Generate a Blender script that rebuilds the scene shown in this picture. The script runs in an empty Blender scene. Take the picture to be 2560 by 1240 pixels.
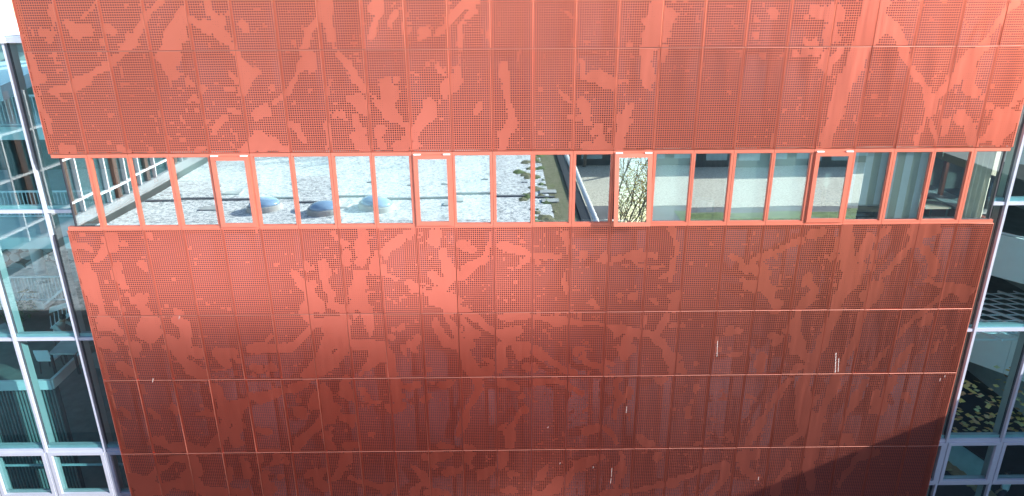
import bpy, bmesh, math, random
import numpy as np
from mathutils import Vector, Matrix
random.seed(7)
rng = np.random.default_rng(11)
SC = bpy.context.scene
COL = SC.collection
R = math.radians

# ------------------------------------------------------------------ camera, sky, sun, exposure
CX, CD, YAW, PITCH, ROLL, FPX = 10.351, 16.686, R(.40), R(20.05), R(-.34), 1707.0
def cam_axes():
    cy, sy, cp, sp = math.cos(YAW), math.sin(YAW), math.cos(PITCH), math.sin(PITCH)
    fw = np.array([sy*cp, cy*cp, -sp]); rt = np.array([cy, -sy, 0.]); up = np.cross(rt, fw)
    r2 = rt*math.cos(ROLL)+up*math.sin(ROLL); u2 = -rt*math.sin(ROLL)+up*math.cos(ROLL)
    return np.array([CX, -CD, 0.]), fw, r2, u2
CAMP, FW, RT, UP = cam_axes()
cam = bpy.data.cameras.new('camera'); camo = bpy.data.objects.new('camera', cam); COL.objects.link(camo)
cam.sensor_width = 36; cam.lens = 36*FPX/2560; cam.clip_start = .1; cam.clip_end = 3000
mw = Matrix.Identity(4)
for i in range(3):
    mw[i][0] = RT[i]; mw[i][1] = UP[i]; mw[i][2] = -FW[i]; mw[i][3] = CAMP[i]
camo.matrix_world = mw
SC.camera = camo

SUN = Vector((1.0, -.56, .50)).normalized()
w = bpy.data.worlds.new('World'); SC.world = w; w.use_nodes = True
nt = w.node_tree; bg = nt.nodes['Background']
sky = nt.nodes.new('ShaderNodeTexSky'); sky.sky_type = 'NISHITA'; sky.sun_disc = False
sky.sun_elevation = math.asin(SUN.z); sky.sun_rotation = math.atan2(SUN.x, SUN.y)
sky.air_density = 1.0; sky.dust_density = .6; sky.ozone_density = 1.0
nt.links.new(sky.outputs[0], bg.inputs[0]); bg.inputs[1].default_value = .15
sl = bpy.data.lights.new('sun', 'SUN'); sl.energy = 5.0; sl.angle = R(.5); sl.color = (1, .95, .88)
so = bpy.data.objects.new('sun', sl); COL.objects.link(so); so.location = (40, -30, 40)
so.rotation_euler = (-SUN).to_track_quat('-Z', 'Y').to_euler()
SC.view_settings.view_transform = 'Standard'; SC.view_settings.look = 'None'
SC.view_settings.gamma = 1; SC.view_settings.use_curve_mapping = False
SC.view_settings.exposure = 1.5
try:
    SC.cycles.transparent_max_bounces = 16; SC.cycles.use_denoising = True
except Exception: pass

# ------------------------------------------------------------------ survey helpers: pixel of the photograph -> point in the place
def ray(x, y): return FW+RT*(x-1280)/FPX-UP*(y-620)/FPX
def on_y(x, y, Y=0.):
    v = ray(x, y); return CAMP+v*((Y-CAMP[1])/v[1])
def on_z(x, y, Z):
    v = ray(x, y); return CAMP+v*((Z-CAMP[2])/v[2])

# ------------------------------------------------------------------ objects
def tag(o, label=None, cat=None, group=None, kind=None):
    if label: o['label'] = label
    if cat: o['category'] = cat
    if group: o['group'] = group
    if kind: o['kind'] = kind
    return o
def empty(name, loc=(0, 0, 0), label=None, cat=None, group=None):
    o = bpy.data.objects.new(name, None); COL.objects.link(o); o.location = loc; o.empty_display_size = .2
    return tag(o, label, cat, group)
def place(name, me, parent=None, loc=(0, 0, 0), rot=(0, 0, 0)):
    o = bpy.data.objects.new(name, me); COL.objects.link(o)
    o.location = loc; o.rotation_euler = rot
    if parent is not None: o.parent = parent
    return o
class MB:
    def __init__(s): s.v = []; s.f = []; s.m = []
    def quad(s, a, b, c, d, m=0):
        n = len(s.v); s.v += [tuple(a), tuple(b), tuple(c), tuple(d)]; s.f.append((n, n+1, n+2, n+3)); s.m.append(m)
    def box(s, x0, y0, z0, x1, y1, z1, m=0):
        n = len(s.v)
        s.v += [(x, y, z) for z in (z0, z1) for y in (y0, y1) for x in (x0, x1)]
        for f in ((0, 2, 3, 1), (4, 5, 7, 6), (0, 1, 5, 4), (2, 6, 7, 3), (0, 4, 6, 2), (1, 3, 7, 5)):
            s.f.append(tuple(n+i for i in f)); s.m.append(m)
    def bar(s, a, b, w, h=None, m=0, up=(0, 0, 1)):
        a = Vector(a); b = Vector(b); h = h or w; d = (b-a).normalized()
        u = Vector(up)
        if abs(d.dot(u)) > .95: u = Vector((0, 1, 0))
        sd = d.cross(u).normalized()*w/2; u = sd.cross(d).normalized()*h/2
        n = len(s.v)
        for p in (a, b): s.v += [tuple(p-sd-u), tuple(p+sd-u), tuple(p+sd+u), tuple(p-sd+u)]
        for f in ((3, 2, 1, 0), (4, 5, 6, 7), (0, 1, 5, 4), (1, 2, 6, 5), (2, 3, 7, 6), (3, 0, 4, 7)):
            s.f.append(tuple(n+i for i in f)); s.m.append(m)
    def tube(s, pts, rad, k=8, m=0, cap=True):
        pts = [Vector(p) for p in pts]; rad = rad if hasattr(rad, '__len__') else [rad]*len(pts)
        n0 = len(s.v)
        for i, p in enumerate(pts):
            d = (pts[min(i+1, len(pts)-1)]-pts[max(i-1, 0)]).normalized()
            u = Vector((0, 0, 1)) if abs(d.z) < .9 else Vector((1, 0, 0))
            a = d.cross(u).normalized(); b = d.cross(a)
            for j in range(k):
                t = 2*math.pi*j/k; s.v.append(tuple(p+(a*math.cos(t)+b*math.sin(t))*rad[i]))
        for i in range(len(pts)-1):
            for j in range(k):
                a = n0+i*k+j; b = n0+i*k+(j+1) % k
                s.f.append((a, b, b+k, a+k)); s.m.append(m)
        if cap:
            s.f.append(tuple(n0+j for j in range(k))[::-1]); s.m.append(m)
            s.f.append(tuple(n0+(len(pts)-1)*k+j for j in range(k))); s.m.append(m)
    def poly(s, pts, dz, m=0):          # prism: polygon pts (x,y,z) extruded downward dz
        n = len(s.v); k = len(pts)
        s.v += [tuple(p) for p in pts]+[(p[0], p[1], p[2]-dz) for p in pts]
        s.f.append(tuple(range(n, n+k))); s.m.append(m)
        s.f.append(tuple(range(n+k, n+2*k))[::-1]); s.m.append(m)
        for i in range(k):
            j = (i+1) % k; s.f.append((n+i, n+k+i, n+k+j, n+j)); s.m.append(m)
    def mesh(s, name, mats, smooth=False):
        me = bpy.data.meshes.new(name); me.from_pydata(s.v, [], s.f)
        for m in (mats if isinstance(mats, (list, tuple)) else [mats]): me.materials.append(m)
        me.polygons.foreach_set('material_index', s.m)
        if smooth: me.polygons.foreach_set('use_smooth', [True]*len(s.f))
        bm = bmesh.new(); bm.from_mesh(me); bmesh.ops.recalc_face_normals(bm, faces=bm.faces); bm.to_mesh(me); bm.free()
        me.update(); return me
    def build(s, name, mats, parent=None, loc=(0, 0, 0), rot=(0, 0, 0), smooth=False):
        return place(name, s.mesh(name, mats, smooth), parent, loc, rot)

# ------------------------------------------------------------------ materials
def new_mat(name):
    m = bpy.data.materials.new(name); m.use_nodes = True
    t = m.node_tree; return m, t, t.nodes['Principled BSDF'], t.nodes['Material Output']
def noise(t, scale, detail=4, rough=.55, coord='Object', dist=0.):
    tc = t.nodes.new('ShaderNodeTexCoord'); n = t.nodes.new('ShaderNodeTexNoise')
    n.inputs['Scale'].default_value = scale; n.inputs['Detail'].default_value = detail
    n.inputs['Roughness'].default_value = rough; n.inputs['Distortion'].default_value = dist
    t.links.new(tc.outputs[coord], n.inputs['Vector']); return n
def ramp(t, src, stops):
    r = t.nodes.new('ShaderNodeValToRGB'); e = r.color_ramp.elements
    while len(e) < len(stops): e.new(.5)
    for el, (p, c) in zip(e, stops): el.position = p; el.color = (*c, 1)
    t.links.new(src, r.inputs[0]); return r
def pbr(name, col, rough=.5, metal=0., var=.12, scale=3., bump=0., bscale=40., spec=.5, coat=0.):
    m, t, p, o = new_mat(name)
    n = noise(t, scale)
    lo = tuple(max(0, c*(1-var)) for c in col); hi = tuple(min(1, c*(1+var)) for c in col)
    r = ramp(t, n.outputs['Fac'], [(.3, lo), (.7, hi)])
    t.links.new(r.outputs[0], p.inputs['Base Color'])
    p.inputs['Roughness'].default_value = rough; p.inputs['Metallic'].default_value = metal
    p.inputs['Specular IOR Level'].default_value = spec; p.inputs['Coat Weight'].default_value = coat
    if bump:
        b = t.nodes.new('ShaderNodeBump'); b.inputs['Strength'].default_value = bump; b.inputs['Distance'].default_value = .02
        n2 = noise(t, bscale, 3); t.links.new(n2.outputs['Fac'], b.inputs['Height']); t.links.new(b.outputs[0], p.inputs['Normal'])
    return m
def glass(name, tint, refl, gtint=(.92, 1, 1), grad=.5, rough=0.):
    m, t, p, o = new_mat(name); t.nodes.remove(p)
    tr = t.nodes.new('ShaderNodeBsdfTransparent'); tr.inputs[0].default_value = (*tint, 1)
    gl = t.nodes.new('ShaderNodeBsdfGlossy'); gl.inputs['Roughness'].default_value = rough; gl.inputs[0].default_value = (*gtint, 1)
    lw = t.nodes.new('ShaderNodeLayerWeight'); lw.inputs[0].default_value = .35
    ma = t.nodes.new('ShaderNodeMath'); ma.operation = 'MULTIPLY_ADD'; ma.inputs[1].default_value = grad; ma.inputs[2].default_value = refl; ma.use_clamp = True
    t.links.new(lw.outputs['Fresnel'], ma.inputs[0])
    mx = t.nodes.new('ShaderNodeMixShader'); t.links.new(ma.outputs[0], mx.inputs[0])
    t.links.new(tr.outputs[0], mx.inputs[1]); t.links.new(gl.outputs[0], mx.inputs[2]); t.links.new(mx.outputs[0], o.inputs[0])
    # slightly bowed panes
    n = noise(t, .45, 1, .4); b = t.nodes.new('ShaderNodeBump'); b.inputs['Strength'].default_value = .12; b.inputs['Distance'].default_value = .02
    t.links.new(n.outputs['Fac'], b.inputs['Height']); t.links.new(b.outputs[0], gl.inputs['Normal'])
    return m

def panel_material():
    m, t, p, o = new_mat('orange_red_metallic_paint')
    info = t.nodes.new('ShaderNodeObjectInfo')
    n = noise(t, 1.3, 3)
    ad = t.nodes.new('ShaderNodeMath'); ad.operation = 'MULTIPLY_ADD'; ad.inputs[1].default_value = .55
    t.links.new(info.outputs['Random'], ad.inputs[0]); mu = t.nodes.new('ShaderNodeMath'); mu.operation = 'MULTIPLY'; mu.inputs[1].default_value = .45
    t.links.new(n.outputs['Fac'], mu.inputs[0]); t.links.new(mu.outputs[0], ad.inputs[2])
    r = ramp(t, ad.outputs[0], [(.05, (.61, .158, .110)), (.5, (.67, .180, .126)), (.95, (.73, .200, .142))])
    t.links.new(r.outputs[0], p.inputs['Base Color'])
    tc = t.nodes.new('ShaderNodeTexCoord'); mp = t.nodes.new('ShaderNodeMapping'); mp.inputs['Scale'].default_value = (9, 1, .45)
    t.links.new(tc.outputs['Object'], mp.inputs[0]); n5 = t.nodes.new('ShaderNodeTexNoise'); n5.inputs['Scale'].default_value = 1.; n5.inputs['Detail'].default_value = 5
    t.links.new(mp.outputs[0], n5.inputs['Vector'])
    mr = t.nodes.new('ShaderNodeMapRange'); mr.inputs[1].default_value = .3; mr.inputs[2].default_value = .7; mr.inputs[3].default_value = .30; mr.inputs[4].default_value = .375
    t.links.new(n5.outputs['Fac'], mr.inputs[0]); t.links.new(mr.outputs[0], p.inputs['Roughness'])
    bw = t.nodes.new('ShaderNodeBump'); bw.inputs['Strength'].default_value = .10; bw.inputs['Distance'].default_value = .02
    n6 = noise(t, .9, 2); t.links.new(n6.outputs['Fac'], bw.inputs['Height']); t.links.new(bw.outputs[0], p.inputs['Normal'])
    p.inputs['Metallic'].default_value = .97
    p.inputs['Coat Weight'].default_value = .0
    return m
M = {}
M['panel'] = panel_material()
M['frame'] = pbr('red_window_frame', (.54, .155, .105), .42, .55, .06, 2., coat=.2)
M['edge'] = pbr('sunlit_sheet_edge', (.50, .22, .17), .5, .6, .06, 2.)  # paler tone paints in the sun caught by upward and right-facing folds
M['seal'] = pbr('dark_rubber', (.02, .022, .03), .6)
M['back'] = pbr('dark_cavity_membrane', (.042, .034, .056), .8)
M['white'] = pbr('white_powder_coat', (.80, .80, .82), .35, 0, .04)
M['blue_white'] = pbr('pale_aluminium', (.36, .39, .48), .3, .2, .04)
M['pane'] = glass('solar_window_glass', (.82, .96, .95), .42, (.86, .99, 1.0))
M['curtain_pane'] = glass('teal_curtain_wall_glass', (.56, .89, .93), .11, (.85, .98, 1.), .45)
M['sky_pane'] = glass('clear_skylight_glass', (.86, .93, .93), .05, (1, 1, 1), .6)
M['wallin'] = pbr('room_wall_paint', (.50, .49, .46), .8)
M['ceil'] = pbr('room_ceiling', (.60, .60, .58), .9)
M['carpet'] = pbr('blue_grey_carpet', (.08, .10, .16), .95, 0, .3, 20)
M['desk'] = pbr('pale_desk_laminate', (.55, .50, .42), .5)
M['blind'] = pbr('grey_green_blind_cloth', (.74, .82, .78), .85, 0, .04, 1.5)
M['sheer'] = pbr('cream_curtain_cloth', (.78, .74, .62), .9)
M['black'] = pbr('black_plastic', (.02, .02, .022), .4)
M['slat'] = pbr('dark_teal_slat', (.17, .23, .23), .6)
M['teal'] = pbr('teal_grey_plastic', (.35, .48, .50), .5)
M['conc'] = pbr('pale_concrete', (.46, .47, .46), .8, 0, .15, 2.)
M['jamb'] = pbr('grey_inner_jamb', (.40, .43, .43), .5, 0, .05)
M['atrium'] = pbr('grey_green_atrium_wall', (.20, .24, .23), .8, 0, .2, 1.)
M['dark'] = pbr('dark_grey_wall', (.07, .085, .09), .8, 0, .2, 1.)
M['slab_white'] = pbr('white_balcony_fascia', (.70, .74, .74), .6, 0, .05)
M['ramp'] = pbr('bright_white_ramp_panel', (.88, .90, .90), .5, 0, .03)
M['hall_floor'] = pbr('near_black_hall_floor', (.022, .03, .03), .5, 0, .3, 2.)
M['floor_dark'] = pbr('dark_interior_floor', (.13, .15, .13), .6, 0, .25, 2.)
M['gold'] = pbr('gold_sheet', (.72, .48, .16), .45, .3, .2, 1.)
M['brown'] = pbr('dark_brown_post', (.11, .06, .045), .6)
M['court_wall'] = pbr('weathered_grey_render', (.33, .34, .36), .8, 0, .2, .7); M['joint'] = pbr('grey_roof_joint', (.16, .17, .19), .8)
M['wood'] = pbr('warm_wood', (.42, .27, .13), .5, 0, .2, 4)
M['streak'] = pbr('white_dried_streak', (.42, .36, .35), .8)

# ------------------------------------------------------------------ pattern traced from the perforated facade
# each block: crop origin x, y, pixels per photo pixel, then strokes "x,y,r x,y,r ..." ; a negative r means tiny holes instead of none
TR = [
(0, 0, 3.1, """400,60,-28 410,240,-28 390,330,-28;520,180,-40 600,240,-65 690,230,-45;640,130,-20 720,60,-18 740,20,-18;320,250,-35 400,260,-35;830,215,-30 870,240,-28;800,330,-30
1260,0,14 1240,30,15 1160,100,18 1095,190,28 1040,290,34 1000,350,35 940,420,27 880,470,25 790,530,28 700,590,25 620,640,50 560,660,40 480,690,22 400,710,20
1420,90,25 1380,200,70 1330,320,80 1310,440,88 1320,510,40 1350,590,33;230,420,-12 260,520,-25 300,600,-45 270,640,-20;270,740,-20 320,850,-25 370,940,-25 400,1050,-20
440,700,-30 460,760,-25 510,790,-20;460,490,-15;420,410,-12;720,970,16;760,1010,16;850,1110,18;650,930,-14;500,1150,30 550,1160,18;930,1150,-28 1000,1170,-20;1450,620,-30;1180,690,-15;1400,680,-12"""),
(400, 0, 3.1, """180,90,25 200,130,32 300,190,40 420,210,58 480,280,45 550,350,30 600,420,30 640,520,38 680,580,48 660,660,34 640,690,25;355,0,25 400,90,33 470,170,48
510,110,-25 540,90,-20;630,170,-42 670,220,-28 640,250,-20;740,540,-25 770,570,-20;1290,0,60 1270,60,58 1290,150,33 1320,230,20 1330,320,18 1360,380,18
1210,170,-25 1150,250,-38 1130,320,-30 1110,400,-35;1150,450,55 1190,520,30;1110,480,-35 1050,600,-25 1010,690,-25 970,740,-20 880,790,-25;810,850,48 750,900,28;770,1060,50 800,1110,70 900,1130,40 980,1160,20;720,1110,58 650,1170,30
570,590,-30 610,640,-20;330,680,-30;260,670,-20 230,640,-18;560,690,-24 520,700,-14;600,740,-14;240,770,-14 270,740,-12;210,860,-14;280,850,-24;540,850,-24 600,870,-12;490,920,18 420,1000,18 390,1060,14;360,950,-18;430,960,-14
870,680,-24;800,740,-18;700,790,-12;930,750,-18;1350,590,-18 1320,640,-20 1290,700,-24;1160,700,-20;1040,800,-20;1010,960,-28 1060,990,-38 1090,1050,-28 1110,1080,-18
1290,960,-24 1310,1060,-20 1290,1140,-24;1370,870,-28 1330,930,-14;1030,330,-14;1500,290,-24;1480,760,-30;350,1140,-24 290,1165,-18;180,1090,-22;220,1150,-18"""),
(800, 0, 3.1, """440,30,55 460,110,34 430,170,20 420,240,20 390,290,14;400,60,-28;570,130,-34 540,190,-24 560,240,-14;580,120,24;640,180,-25 650,250,-18;800,260,42 840,250,28 760,310,22;690,230,-20;690,330,-20
1200,10,46 1090,50,33 1040,120,43 1000,190,28 960,210,18 900,270,18;1200,80,-38 1090,170,-18 1090,240,-18 1080,340,-20 1090,390,-14;150,430,23 210,500,33 270,580,43 310,630,24 360,690,24 400,740,20 450,800,28
240,430,-14;300,470,-18;510,650,48 540,720,63 510,800,53 530,880,58 590,930,38 680,980,33 690,1060,38 640,1130,58 590,1160,38;590,620,-28;470,650,-24;420,740,-24;470,1010,-48 440,1060,-30 480,1130,-40
840,800,53 850,890,53 800,920,48 760,980,43 740,1060,33;740,1120,-32;1050,620,53 980,650,48 960,720,38 1040,690,28;1060,540,28;1080,480,-15 1060,420,-14;830,490,-28;900,510,18 960,580,28;870,470,-18 940,500,-14
290,770,-48;330,830,58;280,900,-28;270,950,-28 330,1010,-38;280,1060,48;330,1120,-58 380,1160,-28 290,1130,-38;170,880,-38 200,930,-24;80,870,-20;120,800,-20;1230,830,-28 1210,870,-24 1245,790,-14;30,660,-24 60,720,-18"""),
(1200, 0, 3.1, """180,510,43 200,590,53 200,680,24 215,760,17 235,840,21 250,920,40 230,1010,30 180,1060,43 180,1110,27 170,1170,22;690,110,-20;790,460,-28 800,520,-24 800,600,-24;840,590,33 930,600,53 1020,640,58 1070,640,30
790,800,38 820,860,43 840,950,28;870,1030,-30;920,1100,38 1000,1150,28;700,790,-28 650,740,-24;700,900,-24;770,920,-28;920,990,-33 940,1040,-28;1000,1000,-14;820,1130,-38 900,1160,-28;470,1040,-18;750,500,-14
1140,810,24 1170,840,24 1110,920,48 1120,980,38 1080,1060,44 1070,1130,40;1160,940,-30;1100,980,-40;1400,0,40 1370,80,68 1440,130,68 1350,180,78 1380,270,78 1330,340,68;1300,420,-60;1290,500,48 1300,570,68 1300,640,48 1330,700,20;1410,440,28 1430,380,38
1280,260,-38;1260,160,-24;1150,130,-24;1160,340,-24;1180,440,-20;1290,420,40"""),
(1650, 0, 3.1, """330,70,-20;580,100,-14;850,80,-28 880,110,-38;800,40,-20;740,270,-28 760,310,-20;640,440,-16;1200,80,-38 1300,120,-58;1330,200,48 1290,270,46;1200,330,-38 1150,340,-28;1130,130,-18;1390,80,38 1400,140,38 1330,170,28;1340,240,-24 1370,300,-28 1300,320,-38
1130,390,28;1220,400,-48;1290,420,36 1270,510,26 1300,560,14;1040,410,-24 1100,440,-14;1400,400,-38 1320,480,-28 1310,560,-20;790,430,24;920,450,24 960,410,18;700,390,-14;1110,900,-18;1170,920,-14;270,860,-8;520,700,-12;850,850,-12;640,1090,-12;970,1105,-14"""),
(2060, 0, 3.1, """390,0,78 360,100,78 330,200,86 310,300,76 290,400,76 240,480,58 200,570,66 150,680,66 120,780,58 90,880,57 50,980,53 20,1070,44 20,1140,40
480,30,33 440,100,24 470,200,53 550,250,38 590,330,24 630,400,24 670,500,20 710,580,20 770,660,21 800,760,24 800,860,24 770,950,21 740,1040,21 710,1110,20;430,250,28 400,330,18
1480,20,28 1420,80,27 1370,150,27 1310,220,24 1270,290,24 1220,370,44 1160,430,63 1090,510,63 1020,590,33 960,660,24 890,730,20 850,810,20 820,900,20 830,960,17 850,1030,24 870,1080,20
1130,550,-50 1120,680,-48 1180,720,-48;1050,620,24;1230,740,18;1060,900,43 1110,960,24 1140,1020,24 1150,1080,34 1170,1110,24;1540,680,28 1500,740,34 1470,800,24;1290,820,-24;1350,890,38 1440,900,48 1500,900,38 1400,960,-58 1320,990,48 1280,1060,48;1340,1090,-48 1480,960,-20
940,940,-24 930,1040,-24;980,920,-14;650,920,-14;420,970,-10;760,1060,-14;60,60,-28;60,150,-38;30,250,-28;180,140,-18"""),
(160, 560, 3.1, """140,80,-24;90,170,-28 200,190,-28;310,130,14;370,110,43 370,170,43 300,230,28 250,290,18;180,320,-24;150,350,-43;200,400,53 210,480,58 240,560,43 290,620,33 300,700,33 340,760,48 290,740,48;120,310,-20 130,400,-20
395,340,18 430,410,42 460,480,38;490,550,-28;540,590,36;600,580,-55;640,550,-28;600,640,38 640,690,48 680,760,58 620,800,58 700,840,58 660,870,48 590,830,38;600,310,26 630,340,18;620,260,18;460,160,-24;420,310,-28;660,90,-24;650,150,-14
440,560,-18;410,620,-24;460,660,-28;330,450,-14;860,750,38 920,780,58 950,850,48 940,950,48 930,1010,48 870,950,48 820,890,38;860,1000,28 960,1080,-48;1010,1140,58 1080,1170,48;1030,1000,-58;880,690,-38 920,690,-28
330,930,48 380,960,28;430,830,-38;380,780,-48 290,800,-38;220,800,-18;460,1100,46 500,1140,48 560,1170,28;540,1000,-38;560,950,33 500,920,18;330,1180,28;1200,1010,-58 1300,1000,-48;1350,1060,-28;1260,1090,46 1220,1060,28;1250,1130,-18 1150,1130,-18;1330,1150,-24;1180,1190,-18
1450,970,28;1280,660,-18;850,430,-12;1150,410,-12;980,195,-14;790,640,-18"""),
(600, 560, 3.1, """70,980,28 150,960,46 240,970,43 330,970,38 400,950,33 470,890,28 530,830,24 580,770,24 640,770,48 710,790,88 780,760,68 800,850,68 700,900,68 650,990,58 620,1050,48 680,1090,48 750,1030,40 820,950,42 850,900,28
560,1130,38 500,1170,38 600,1090,38 650,1130,38 620,1170,28 730,1090,28;430,390,23 480,470,38 540,540,56 590,610,56 640,660,36 530,640,58 510,690,48 540,740,38;560,480,28;650,310,38 660,380,38;650,430,-24 680,500,-38 720,560,-28 700,630,-38 800,660,-48;530,350,18 500,300,14
720,70,-28 750,110,18 810,150,36;830,220,-38 820,290,-38 860,300,-18;960,60,33 940,150,48 950,220,58;930,290,-48;930,400,58 920,480,62;940,560,-58 940,630,-58;980,670,46 990,720,38 1000,790,28 1010,860,28;870,500,-28 890,600,-38 860,670,-28
1060,290,48 1030,350,38 1100,340,48;1060,230,28;1130,210,46 1190,170,38 1250,110,38;1310,80,-38 1350,60,-28;1170,180,-38;1130,270,-28;1130,390,-24 1200,420,24;1300,450,-30 1370,500,24 1410,520,18
870,930,38 960,930,46 1030,940,58 1090,960,56 1050,1030,56 1010,1080,38 960,1130,24 930,1170,20;1150,1000,38 1170,1100,33 1180,1170,38;1120,1040,38;1240,810,28;1340,930,38 1380,890,28;1340,970,28;1170,870,-28;1190,820,-24;1370,760,-18
100,1110,-38 160,1130,-38;240,1110,38;100,1170,-28;220,1170,-28;240,870,-18 200,910,-18;1150,580,-24;1200,610,-18;60,300,-10;120,60,-10;30,670,-12;1270,960,-28 1280,1010,-14;680,190,-18"""),
(1050, 560, 3.1, """130,80,48;110,130,-58;170,210,24 180,280,24 220,340,48 240,400,58 190,480,43 150,530,58 110,590,58 200,600,78 270,600,48 230,660,58 320,660,38 380,700,38 450,740,42 510,790,33 560,830,24 620,850,28 680,860,56 750,830,43;700,820,-38;690,900,38
90,400,28 130,440,38;40,540,-28;310,420,38 350,390,38 400,330,53 470,290,43 520,220,24 540,140,17 545,70,14;330,160,-48 400,200,-38;340,350,-28;630,160,-38 740,190,-38 830,230,-28;820,285,28;780,200,28 850,240,18;920,250,-38 1000,250,-28 1080,250,-28;915,300,18
1120,80,18 1135,150,14 1140,230,12;1120,390,14 1110,450,24 1130,500,14;1190,180,18;1270,240,28;1420,280,36 1370,290,14;1340,610,28 1380,640,18;750,450,-24;1180,90,-12;1480,310,-18
120,740,24 130,800,24 170,870,27 220,920,38 280,940,28 330,960,43 360,1040,48 400,1110,58 430,1160,58 540,1150,33 560,1070,24 500,1050,28;210,710,20 250,780,20 290,830,20 310,900,20 390,930,38;340,740,18 370,790,24 420,850,38 350,860,18
610,720,24 680,720,38 790,710,24 900,720,24 1000,730,24 1060,760,36 1150,765,28 1260,770,24 1380,770,24 1450,790,20 1510,810,20 1540,840,20;640,960,43 620,1040,38 620,1100,38 610,1130,18;760,970,-58 830,950,-38 780,1020,-38
890,970,33 930,1010,38 1000,1040,28 1060,1090,27 1110,1130,27 1180,1150,33;1160,1100,18;1200,990,28 1250,960,24;1260,1030,33 1300,1080,28 1370,1090,24 1420,1100,18;1250,910,-18;960,820,-14;830,1100,-38;880,1110,28;70,1130,-28;1240,710,12;1440,1140,28"""),
(1500, 560, 3.1, """560,40,20 585,110,17 600,180,20 580,260,19 560,330,21 550,390,28 545,440,18;510,400,-18 470,420,-18;590,560,43 620,530,28;580,610,33 560,650,28;540,560,18;520,700,14 490,760,19 460,820,28 430,860,46 360,850,38 300,850,38 220,830,36 140,810,28 60,790,19 0,770,19
440,890,38 490,950,28 530,1010,33 550,1080,38 570,1130,38 620,1120,46 650,1160,28;590,1040,28;210,900,-48;210,970,58 190,1030,28;220,250,28 290,250,38 380,240,28 430,240,14;110,265,-24 160,265,-24;200,330,18;270,300,-14 310,330,-14 350,330,-24;410,340,-28 490,330,-18
250,570,28 290,530,18 330,530,14;150,560,18;150,600,16;450,620,-28 410,580,18 470,590,-14;270,485,-14;240,650,-14;460,490,-12;340,740,28 330,800,18;700,740,18;640,790,28 560,790,-28;790,790,-14;710,310,-18
1020,255,33 1070,280,27 1130,350,24 1190,350,43 1250,370,48 1290,390,24;1180,480,53 1270,480,62 1310,530,38 1330,590,33 1370,630,43 1360,660,28;1110,430,24 1140,460,18;1240,260,24 1310,230,21 1400,200,21 1480,160,21 1550,140,21;1190,280,-28
900,900,-24;920,970,-24;1000,830,-38 1090,830,-18;1080,1010,-28 980,1020,-18;740,1080,-14;1340,860,28 1380,890,38 1350,930,24;1450,820,28 1500,760,33 1540,730,20;1530,820,28;1260,1010,28 1240,1080,33 1240,1140,28;1190,980,-28;1510,930,48 1490,980,28;1540,1100,28 1500,1160,28
1400,470,-12;1380,80,-14;1500,450,-14;40,1060,-28 90,1090,-28;40,1130,38"""),
(1980, 560, 3.1, """430,30,43 420,130,58 420,220,58 440,310,68 450,400,53 420,480,58 380,550,48 340,620,38 330,700,43 290,770,43 260,850,48 240,930,43 190,1010,43 160,1080,43 140,1140,38;540,260,-50 570,200,-50 600,110,-50;540,320,-48 500,450,-38 460,500,-28
650,120,-38;640,220,28 620,350,-30;640,480,48 640,560,48 590,630,38 560,680,28 530,740,24 510,830,24 480,910,28 440,990,33 400,1070,28 370,1140,27;700,490,24 690,430,-28;560,550,46;740,40,33 700,90,24;150,80,-43 230,60,38;70,150,18;180,110,18;10,150,28;250,220,-18 270,250,-14
960,50,48 1050,50,66 1110,40,48;980,120,38 910,170,24 840,240,24 780,310,24 740,370,28 700,400,28;1040,190,33 1070,250,38 1100,310,38 1100,370,33;990,410,-18;1050,440,19 1120,470,19 1190,470,28 1260,500,48 1350,530,53 1400,520,28;1330,580,-38;1190,540,33 1120,590,27 1070,640,24 1010,680,28 950,730,28 890,790,24 840,860,17 800,900,14
1050,730,-48;1000,770,-38 1060,770,-28;930,940,24 890,990,28 840,1060,33 800,1110,28 780,1160,24;750,950,12 700,1010,19 660,1060,19 620,1130,17;1180,800,-28;1120,930,18 1100,980,18;120,420,-48;130,460,38 190,500,28 140,560,38 100,620,38 60,660,28 40,740,28 20,830,38 60,920,48 80,1000,38 120,1040,38
330,470,-18;340,400,-14;650,880,-18;1090,150,-14;1310,310,-12;350,130,18 340,200,18 310,260,18"""),
(240, 900, 3.647, """1100,270,58 1130,340,48 1150,420,48 1170,500,58 1250,520,78 1300,420,68 1380,370,38 1420,330,38 1490,370,46;1300,600,58 1260,680,58 1280,740,58;1190,580,48 1150,690,38 1120,760,48 1030,810,38;1480,320,28 1550,340,38
580,740,58 650,780,48 720,810,48 800,790,48 860,800,38 900,840,48 1050,820,38;290,490,33 310,530,24;240,440,18;170,280,28 120,310,-24;420,230,28 440,300,-24;540,510,38 500,460,-24;760,240,-24;700,420,33 740,480,18;900,290,18;960,420,-18;1000,480,38 920,490,18;1050,500,24;310,830,38 270,840,28;480,760,14
280,1080,58 380,1120,88 480,1130,68 520,1050,38 580,1000,28 660,960,33 700,900,33 800,910,48 880,900,58 900,1000,78 840,1060,58 900,1130,88 780,1140,58 700,1130,38 600,1180,58 430,1200,78;1230,1000,28 1220,1080,38 1200,1040,28;1370,980,46 1380,1060,46 1410,1030,38 1330,930,28
1500,880,38;1520,1060,38 1540,1120,28;960,1180,48 1100,1200,58 1200,1200,38 1380,1210,46"""),
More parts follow.
